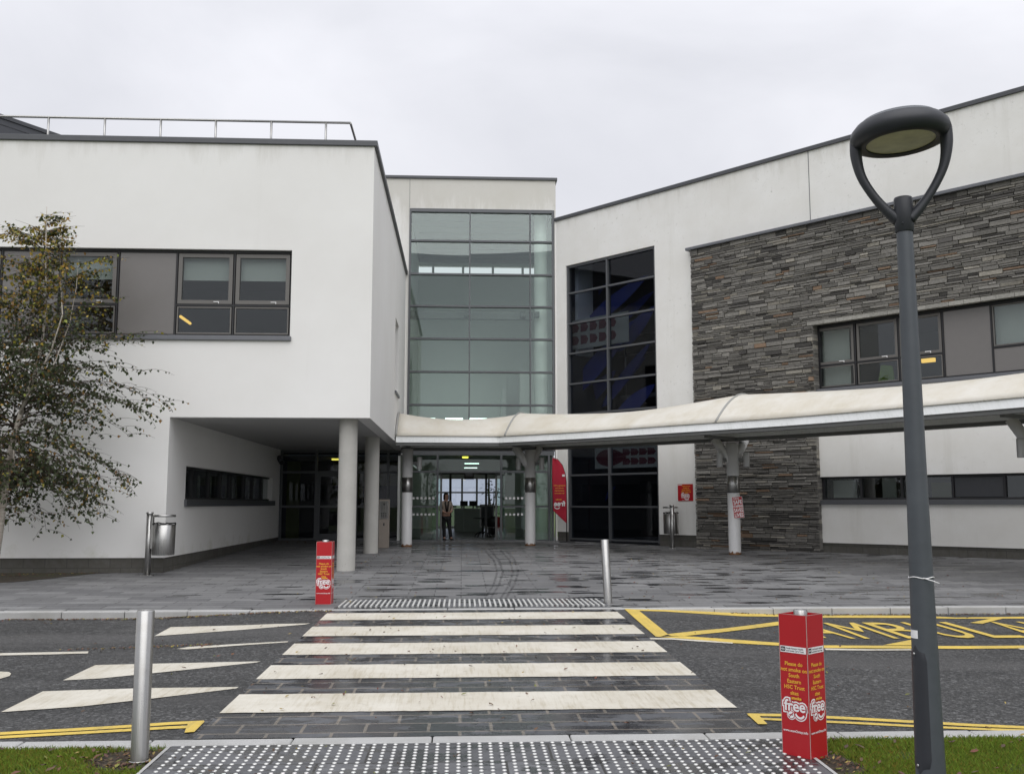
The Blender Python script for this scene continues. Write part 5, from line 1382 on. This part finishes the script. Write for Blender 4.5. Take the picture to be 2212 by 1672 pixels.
mb = MB(); mb.lathe([(.206, -.052), (.15, -.056), (.001, -.057)], (0, 0, 0), 56, 0, Mh); mb.build('lens', M['lens'], lo)
# access door, sticker and cable tie
def column_r(z):
    pr = [(.082, 0), (.075, .5), (.0585, 1.75), (.0455, 3.32)]
    for (r0, z0), (r1, z1) in zip(pr, pr[1:]):
        if z0 <= z <= z1: return r0+(r1-r0)*(z-z0)/(z1-z0)
    return .08
av = math.atan2(-LY, -LX)
def wrap(a0, a1, z0, z1, d, mat, name, round_=False, n=12, m=16):
    mb = MB(); vs = []; fs = []
    for j in range(m+1):
        z = z0+(z1-z0)*j/m
        for i in range(n+1):
            u = i/n; e = 0
            if round_:
                hh = (z1-z0); zr2 = .09; q = max(0, zr2-min(z-z0, z1-z))/zr2; e = (1-math.sqrt(max(0, 1-q*q)))*.5
            a = av+a0+(a1-a0)*(e+(1-2*e)*u); r = column_r(z)+d
            vs.append((r*math.cos(a), r*math.sin(a), z))
    for j in range(m):
        for i in range(n): q = j*(n+1)+i; fs.append((q, q+1, q+n+2, q+n+1))
    mb.add(vs, fs, 0, True); return mb.build(name, mat, lamp)
wrap(R(-96), R(6), .23, .93, .0015, M['lamp_dark'], 'access_door', True)
mb = MB()
for z in (.28, .88):
    a = av+R(-52); r = column_r(z)+.002; mb.lathe([(.008, 0), (.008, .004), (.001, .005)], (r*math.cos(a), r*math.sin(a), z), 12, 0, Matrix.Rotation(a, 4, 'Z')@Matrix.Rotation(R(90), 4, 'Y'))
mb.build('screw', M['steel'], lamp)
wrap(R(-92), R(-28), .965, 1.01, .0012, M['wht'], 'sticker')
o = MB(); rr = column_r(1.30)+.003
o.tube([(rr*math.cos(2*math.pi*k/24), rr*math.sin(2*math.pi*k/24), 1.30+.004*math.sin(k)) for k in range(25)], .0028, 6, 0, False)
e0 = Vector((math.cos(av+R(8)), math.sin(av+R(8)), 0))*rr; o.tube([e0+Vector((0, 0, 1.30)), e0+sidev*.05-viewdir*.01+Vector((0, 0, 1.285)), e0+sidev*.082+Vector((0, 0, 1.272))], .0028, 6)
ct = o.build('cable_tie', M['wht']); ct.location = (LX, LY, lz); tag(ct, 'white plastic cable tie knotted round the street lamp column', 'cable tie')

# ================================================================== BIRCH TREE
tree = root('birch_tree', 'slender birch with thin yellowing leaves in front of the plain white wing', 'tree', (0, 0, 0))
YTREE = 19.7
stem_px = [(-18, 1238), (-8, 1150), (8, 1050), (26, 980), (48, 900), (68, 820), (86, 740), (98, 650), (103, 560), (105, 450)]
stem = [atY(px, py, YTREE) for px, py in stem_px]; stem[0].z = gz(stem[0].x, YTREE)-.1
for i, p_ in enumerate(stem): p_.y += .12*math.sin(i*1.3)
tree.location = (stem[0].x, YTREE, stem[0].z+.1); TRO = tree.location
rt_ = random.Random(77)
tk = MB(); tk.tube(stem, [.085, .075, .065, .058, .048, .038, .028, .020, .013, .005], 12)
stems = [stem]
# secondary stems
for (i0, path) in ((2, [(2, 980), (-10, 880), (-14, 780), (-10, 680), (-5, 560), (0, 480)]), (3, [(40, 930), (75, 860), (120, 780), (150, 700), (165, 620), (170, 560)]), (2, [(30, 1000), (30, 900), (40, 800), (62, 700), (70, 600), (62, 510)]), (4, [(60, 850), (110, 760), (135, 680), (130, 600), (132, 520)])):
    pts = [stem[i0].copy()]+[atY(px, py, YTREE+rt_.uniform(-.5, .5)) for px, py in path]
    r0 = .026; tk.tube(pts, [r0*(1-k/(len(pts)-.6)) for k in range(len(pts))], 8); stems.append(pts)
tk.build('trunk', M['bark'], tree, TRO)
bz_ = [(2.3, 2.3), (2.8, 2.9), (3.2, 3.1), (4.0, 2.9), (4.8, 2.05), (5.5, 1.35), (6.3, .85), (7.0, .6), (7.8, .3)]
def reach(z):
    for (z0, r0), (z1, r1) in zip(bz_, bz_[1:]):
        if z0 <= z <= z1: return r0+(r1-r0)*(z-z0)/(z1-z0)
    return .3
tw_ = MB(); lf = MB(); nleaf = 0
def leafcol(z):
    r = rt_.random(); yel_p = .06+.50*ss(z, 4.6, 6.6)
    if r < yel_p: return (rt_.uniform(.24, .42), rt_.uniform(.21, .31), rt_.uniform(.03, .06))
    if r < yel_p+.05: return (.22, .12, .03)
    g = rt_.uniform(.6, 1.3); return (.050*g, .068*g, .024*g)
def leaf(p, d):
    L = rt_.uniform(.052, .086); d = d.normalized()
    s = d.cross(Vector((rt_.uniform(-1, 1), rt_.uniform(-1, 1), rt_.uniform(-1, 1))))
    if s.length < 1e-3: return
    s.normalize(); n_ = d.cross(s); w = L*.40
    a = p+d*L*.12
    lf.add([a, a+d*L*.32+s*w, a+d*L*.60+s*w*.6+n_*L*.05, a+d*L+n_*L*.10, a+d*L*.60-s*w*.6+n_*L*.05, a+d*L*.32-s*w], [(0, 1, 2, 3, 4, 5)], 0, False, leafcol(p.z))
def limit(p):
    if p.y > 21.32: p.y = 21.32-(p.y-21.32)*.4
    return p
nb = 235
for k in range(nb):
    st = stems[0] if rt_.random() < .55 else rt_.choice(stems[1:])
    z = 2.35+(7.6-2.35)*rt_.random()**1.7
    seg = None
    for q0, q1 in zip(st, st[1:]):
        if q0.z <= z <= q1.z: seg = q0.lerp(q1, (z-q0.z)/max(1e-3, q1.z-q0.z)); break
    if seg is None: continue
    az = rt_.uniform(0, 2*math.pi); el = rt_.uniform(.45, 1.0) if z > 5 else (rt_.uniform(.2, .75) if z > 3.2 else rt_.uniform(-.1, .35))
    Ltot = reach(z)*rt_.uniform(.55, 1.0)
    dirh = Vector((math.cos(az), math.sin(az)*.62, 0))
    n_ = 9; pts = [seg]; p_ = seg.copy(); e = el
    for j in range(n_):
        stp = Ltot/n_
        dv = dirh*math.cos(e)+Vector((0, 0, math.sin(e))); p_ = limit(p_+dv*stp+Vector((rt_.uniform(-1, 1), rt_.uniform(-1, 1), rt_.uniform(-1, 1)))*stp*.12); pts.append(p_.copy()); e -= (.115 if z < 4.2 else .06)+rt_.uniform(-.05, .08)
    tw_.tube(pts, [max(.0028, .014*(Ltot/3)**.5*(1-j/(n_+.3))) for j in range(n_+1)], 5, 0, False)
    for j in range(2, n_+1):
        for rep in range(2 if rt_.random() < .8 else 3):
            q = pts[j].lerp(pts[j-1], rt_.random()); a2 = az+rt_.choice((-1, 1))*rt_.uniform(.4, 1.2)
            dv = Vector((math.cos(a2), math.sin(a2)*.7, rt_.uniform(-.35, .5))); Ls = rt_.uniform(.22, .72)*(1.0 if z < 5.5 else .7)
            tp = [q]; qq = q.copy()
            for m_ in range(5):
                dv.z -= .16 if z < 4.4 else .03
                qq = limit(qq+dv.normalized()*Ls/5); tp.append(qq.copy())
            tw_.tube(tp, [.0042, .0038, .0033, .0028, .0024, .0018], 3, 0, False)
            for m_ in range(1, 6):
                for c_ in range(rt_.choice((1, 1, 2)) if z < 6 else 1):
                    if rt_.random() < (.92 if z < 4.6 else .62):
                        pp = tp[m_].lerp(tp[m_-1], rt_.random()); leaf(pp, Vector((rt_.uniform(-1, 1), rt_.uniform(-1, 1), rt_.uniform(-1.5, .15))))
cro = lf.build('crown', M['leaf'], tree, TRO, 0, 'leaf'); tw_.build('twigs', M['twig'], tree, TRO)

# ================================================================== GRASS, LEAVES
gr = MB(); rg = random.Random(5)
def blade(x, y, h, dens):
    a = rg.uniform(0, 6.28); lean = rg.uniform(.15, .9)*h; w_ = rg.uniform(.0018, .0034); z = gz(x, y)-.03
    dx, dy = math.cos(a)*lean, math.sin(a)*lean; px_, py_ = -math.sin(a)*w_, math.cos(a)*w_
    t_ = rg.random(); pn_ = math.sin(x*2.3+1.2*y)*.5+.5
    if rg.random() < .16+.18*pn_: c = (rg.uniform(.17, .28), rg.uniform(.18, .26), .035)
    else: g = rg.uniform(.55, 1.35); c = (.185*g, .27*g, .03*g)
    gr.add([(x-px_, y-py_, z), (x+px_, y+py_, z), (x+dx*.45+px_*.7, y+dy*.45+py_*.7, z+h*.65), (x+dx, y+dy, z+h), (x+dx*.45-px_*.7, y+dy*.45-py_*.7, z+h*.65)], [(0, 1, 2, 3, 4)], 0, False, c)
def bare(x, y):
    if x < 0: return ((x+2.22)/.28)**2+((y-6.95)/.30)**2
    return ((x-2.44)/.22)**2+((y-6.62)/.32)**2
for (xa, xb, cnt) in ((-4.6, -2.06, 52000), (2.40, 5.2, 52000)):
    for k in range(cnt):
        x = rg.uniform(xa, xb); y = rg.uniform(5.7, YN0-.005)
        if bare(x, y) < rg.uniform(.6, 1.3): continue
        if math.sin(x*3.1+y*5.3)+math.sin(x*7.7-y*4.1) > 1.55 and rg.random() < .7: continue
        blade(x, y, rg.uniform(.022, .055), 1)
struct(gr.build('grass', M['grass'], None, None, 0, 'blade'), 'stuff')
fl = MB(); rf = random.Random(19)
def dead(x, y, z, sz):
    a = rf.uniform(0, 6.28); tl = rf.uniform(-.35, .35); L = sz*rf.uniform(.7, 1.3); W2 = L*rf.uniform(.28, .5)
    Mt = Matrix.Translation((x, y, z+.004+L*.12*abs(tl)))@Matrix.Rotation(a, 4, 'Z')@Matrix.Rotation(tl, 4, 'X')
    r = rf.random()
    c = (.13*rf.uniform(.6, 1.2), .065*rf.uniform(.6, 1.2), .03) if r < .5 else ((.07, .042, .025) if r < .82 else ((.30, .22, .06) if r < .92 else (.16, .17, .03)))
    vs = [Mt@Vector(p) for p in ((-L/2, 0, 0), (-L*.15, W2/2, .012), (L*.25, W2*.4, .006), (L/2, 0, .016), (L*.2, -W2*.45, .010), (-L*.2, -W2/2, .004))]
    fl.add(vs, [(0, 1, 2, 3, 4, 5)], 0, False, c)
# gutters, crossing, verges, plaza, bed
for k in range(620):
    x = rf.uniform(-6.6, -1.9); y = YK0-.01-abs(rf.gauss(0, .055)); dead(x, y, rz(x, y), .035)
for k in range(420):
    x = rf.uniform(4.9, 9.0) if rf.random() < .8 else rf.uniform(4, 6); y = YK0-.01-abs(rf.gauss(0, .05)); dead(x, y, rz(x, y), .035)
for k in range(110):
    x = rf.uniform(-4.6, -2.8); q = G(*cA((460+(x+4.6)/1.8*360, 410)), rz); dead(x, q.y+rf.gauss(0, .04), rz(x, q.y), .04)
for k in range(90): x = rf.uniform(CX0, CX1); y = rf.uniform(YN1, YK0); dead(x, y, gz(x, y)+.008, .045)
for k in range(150): x = rf.uniform(-7, 8.5); y = rf.uniform(YN1+.2, YK0-.1); dead(x, y, rz(x, y)+.004, .04)
for k in range(430): x = rf.uniform(-3, 10); y = rf.uniform(15.5, 31); dead(x, y, gz(x, y), .045)
for k in range(60): x = rf.uniform(-6.2, -4.4); y = rf.uniform(32.5, 34.3); dead(x, y, gz(x, y), .06)
for k in range(170):
    x = rf.gauss(-2.25, .17); y = rf.gauss(6.88, .17)
    if x < -2.05 and y < YN0: dead(x, y, gz(x, y)-.018, .042)
for k in range(110):
    x = rf.gauss(2.48, .10); y = rf.gauss(6.66, .18)
    if x > 2.40 and y < YN0: dead(x, y, gz(x, y)-.018, .034)
for k in range(90): x = rf.uniform(-4.4, -2.1); y = rf.uniform(5.9, 7.2); dead(x, y, gz(x, y)+.008, .055)
for k in range(70): x = rf.uniform(2.45, 5); y = rf.uniform(5.9, 7.2); dead(x, y, gz(x, y)+.008, .05)
for k in range(30): x = rf.uniform(-2, 2.3); y = rf.uniform(6.3, 7.2); dead(x, y, gz(x, y)+.003, .035)
for k in range(900):
    x = rf.uniform(-11.5, -7.6); y = rf.uniform(19.0, 21.4)
    if y > 19.2+(x+11.5)*.55: dead(x, y, gz(x, y)+.008, .06)
struct(fl.build('fallen_leaves', M['dead'], None, None, 0, 'fallen'), 'stuff')

# ================================================================== PERSON in the doorway
pp = atY(963, 1160, 34.55)
per = root('person', 'person with dark hair in a beige cardigan and black trousers, standing in the open doorway', 'person', (pp.x, 34.55, GZ), R(20))
def skin_mesh(name, nodes, edges, mat, sub=2, rt=0):
    me = bpy.data.meshes.new(name); me.from_pydata([n_[0] for n_ in nodes], edges, []); me.materials.append(mat)
    o = bpy.data.objects.new(name, me); COL.objects.link(o); o.parent = per
    sk = o.modifiers.new('skin', 'SKIN'); sk.use_smooth_shade = True
    if not me.skin_vertices: me.attributes.new('skin_vert', 'FLOAT', 'POINT') if False else None
    bpy.context.view_layer.objects.active = o
    for i, n_ in enumerate(nodes):
        v = me.skin_vertices[0].data[i]; v.radius = (n_[1], n_[2] if len(n_) > 2 else n_[1]); v.use_root = (i == rt)
    su = o.modifiers.new('sub', 'SUBSURF'); su.levels = sub; su.render_levels = sub
    return o
try:
    # x = sideways, y = depth (facing -y), z up; 1.62 m tall, weight on one leg
    body = [((0, 0, .88), .13, .10), ((0, 0, 1.08), .12, .09), ((0, .0, 1.28), .14, .09), ((0, .01, 1.38), .06, .055), ((0, -.01, 1.45), .055, .06), ((0, -.02, 1.53), .078, .092), ((0, -.02, 1.60), .06, .07),
            ((-.16, 0, 1.32), .05), ((-.22, .0, 1.08), .042), ((-.12, -.14, .98), .032), ((-.04, -.18, .97), .026),
            ((.16, 0, 1.32), .05), ((.22, .0, 1.08), .042), ((.13, -.14, .98), .032), ((.05, -.19, .96), .026),
            ((-.08, 0, .82), .085), ((-.07, -.01, .48), .06), ((-.06, .0, .09), .04), ((-.06, -.12, .035), .034),
            ((.08, 0, .82), .085), ((.12, -.02, .48), .06), ((.19, .0, .09), .04), ((.23, -.11, .035), .034)]
    be = [(0, 1), (1, 2), (2, 3), (3, 4), (4, 5), (5, 6), (2, 7), (7, 8), (8, 9), (9, 10), (2, 11), (11, 12), (12, 13), (13, 14), (0, 15), (15, 16), (16, 17), (17, 18), (0, 19), (19, 20), (20, 21), (21, 22)]
    skin_mesh('body', body, be, M['skin'])
    card = [((0, 0, .84), .165, .13), ((0, 0, 1.05), .15, .115), ((0, 0, 1.26), .165, .11), ((0, .01, 1.355), .085, .075), ((-.17, 0, 1.31), .065), ((-.235, 0, 1.08), .055), ((-.15, -.12, .99), .045), ((.17, 0, 1.31), .065), ((.235, 0, 1.08), .055), ((.16, -.12, .99), .045)]
    skin_mesh('cardigan', card, [(0, 1), (1, 2), (2, 3), (2, 4), (4, 5), (5, 6), (2, 7), (7, 8), (8, 9)], M['cardigan'])
    trs = [((0, 0, .86), .15, .12), ((-.085, 0, .78), .10), ((-.075, -.01, .46), .075), ((-.06, 0, .10), .06), ((.085, 0, .78), .10), ((.125, -.02, .46), .075), ((.19, 0, .10), .06)]
    skin_mesh('trousers', trs, [(0, 1), (1, 2), (2, 3), (0, 4), (4, 5), (5, 6)], M['trousers'])
    for sx, sy in ((-.06, -.05), (.21, -.05)):
        mb = MB(); mb.tube([(sx, .07, .045), (sx, -.02, .05), (sx, -.12, .04), (sx, -.17, .03)], [.040, .045, .042, .025], 12); mb.build('shoe', M['hair'], per)
    mb = MB()
    hv = []; hf = []
    for j in range(9):
        for k in range(24):
            a = 2*math.pi*k/24; front = max(0, -math.sin(a)); lo_ = -.13+.20*ss(front, .25, .8); th = j/8
            zt_2 = .135*(1-th)+lo_*th; rr2 = .104*math.sqrt(max(.0, 1-(max(zt_2, 0)/.137)**2))+.002
            hv.append((rr2*.90*math.cos(a), .005+rr2*1.08*math.sin(a), 1.535+zt_2))
    for j in range(8):
        for k in range(24): hf.append((j*24+k, j*24+(k+1) % 24, (j+1)*24+(k+1) % 24, (j+1)*24+k))
    mb.add(hv, hf, 0, True); mb.build('hair', M['hair'], per)
    mb = MB(); mb.tube([(-.06, -.10, 1.36), (-.05, -.135, 1.2), (-.03, -.15, 1.0)], [.028, .03, .022], 8); mb.tube([(.06, -.10, 1.36), (.03, -.135, 1.2), (.0, -.16, .95)], [.028, .03, .022], 8); mb.build('scarf', M['hair'], per)
    mb = MB()
    for sx in (-.032, .032): mb.lathe([(.001, .008), (.012, .004), (.012, 0)], (sx, -.105, 1.535), 10, 0, Matrix.Rotation(R(90), 4, 'X'))
    mb.box((-.022, -.108, 1.475), (.022, -.100, 1.483)); mb.build('face_features', M['hair'], per)
    for s in (-1, 1):
        for q in range(5):
            mb = MB(); bx = s*(.045 if s < 0 else .05); fx = bx-s*.012+(q-2)*.013 if q else bx+s*.03
            mb.tube([(fx*.9, -.19, .965+.008*(q-2)), (fx*.9-s*.03, -.205, .955+.010*(q-2)), (fx*.9-s*.055, -.195, .945+.010*(q-2))], [.009, .008, .006], 6); mb.build('finger', M['skin'], per)
except Exception as ex:
    print('person', ex)

# ---- dark tree belt across the road behind the camera: only its reflection is seen
tl = MB(); r5 = random.Random(31)
for k in range(20):
    cx = -62+k*6.4+r5.uniform(-2.5, 2.5); cy = -42+r5.uniform(-6, 6); hh = r5.uniform(4.5, 10); rr_ = r5.uniform(1.6, 3.2)
    tl.tube([(cx, cy, gz(0, cy)-.3), (cx+r5.uniform(-.3, .3), cy, hh*.5), (cx+r5.uniform(-.5, .5), cy, hh*.9)], [.2, .14, .04], 7, 0, False, True, 1, (.10, .09, .075))
    for j in range(520):
        a = r5.uniform(0, 6.28); u = r5.random(); z = hh*(.22+.78*u); rad = rr_*math.sin(math.pi*min(1, .12+u*.88))**.6*math.sqrt(r5.random())
        c = Vector((cx+rad*math.cos(a), cy+rad*math.sin(a), z)); d = Vector((r5.uniform(-1, 1), r5.uniform(-1, 1), r5.uniform(-1, .6))).normalized()*.34; s_ = d.cross(Vector((r5.uniform(-1, 1), r5.uniform(-1, 1), 1))).normalized()*.15
        g = r5.uniform(.6, 1.4); tl.add([c, c+d*.5+s_, c+d, c+d*.5-s_], [(0, 1, 2, 3)], 0, False, (.05*g, .062*g, .018*g))
struct(tl.build('treeline', M['treeline'], None, None, 0, 'leaf'), 'stuff')
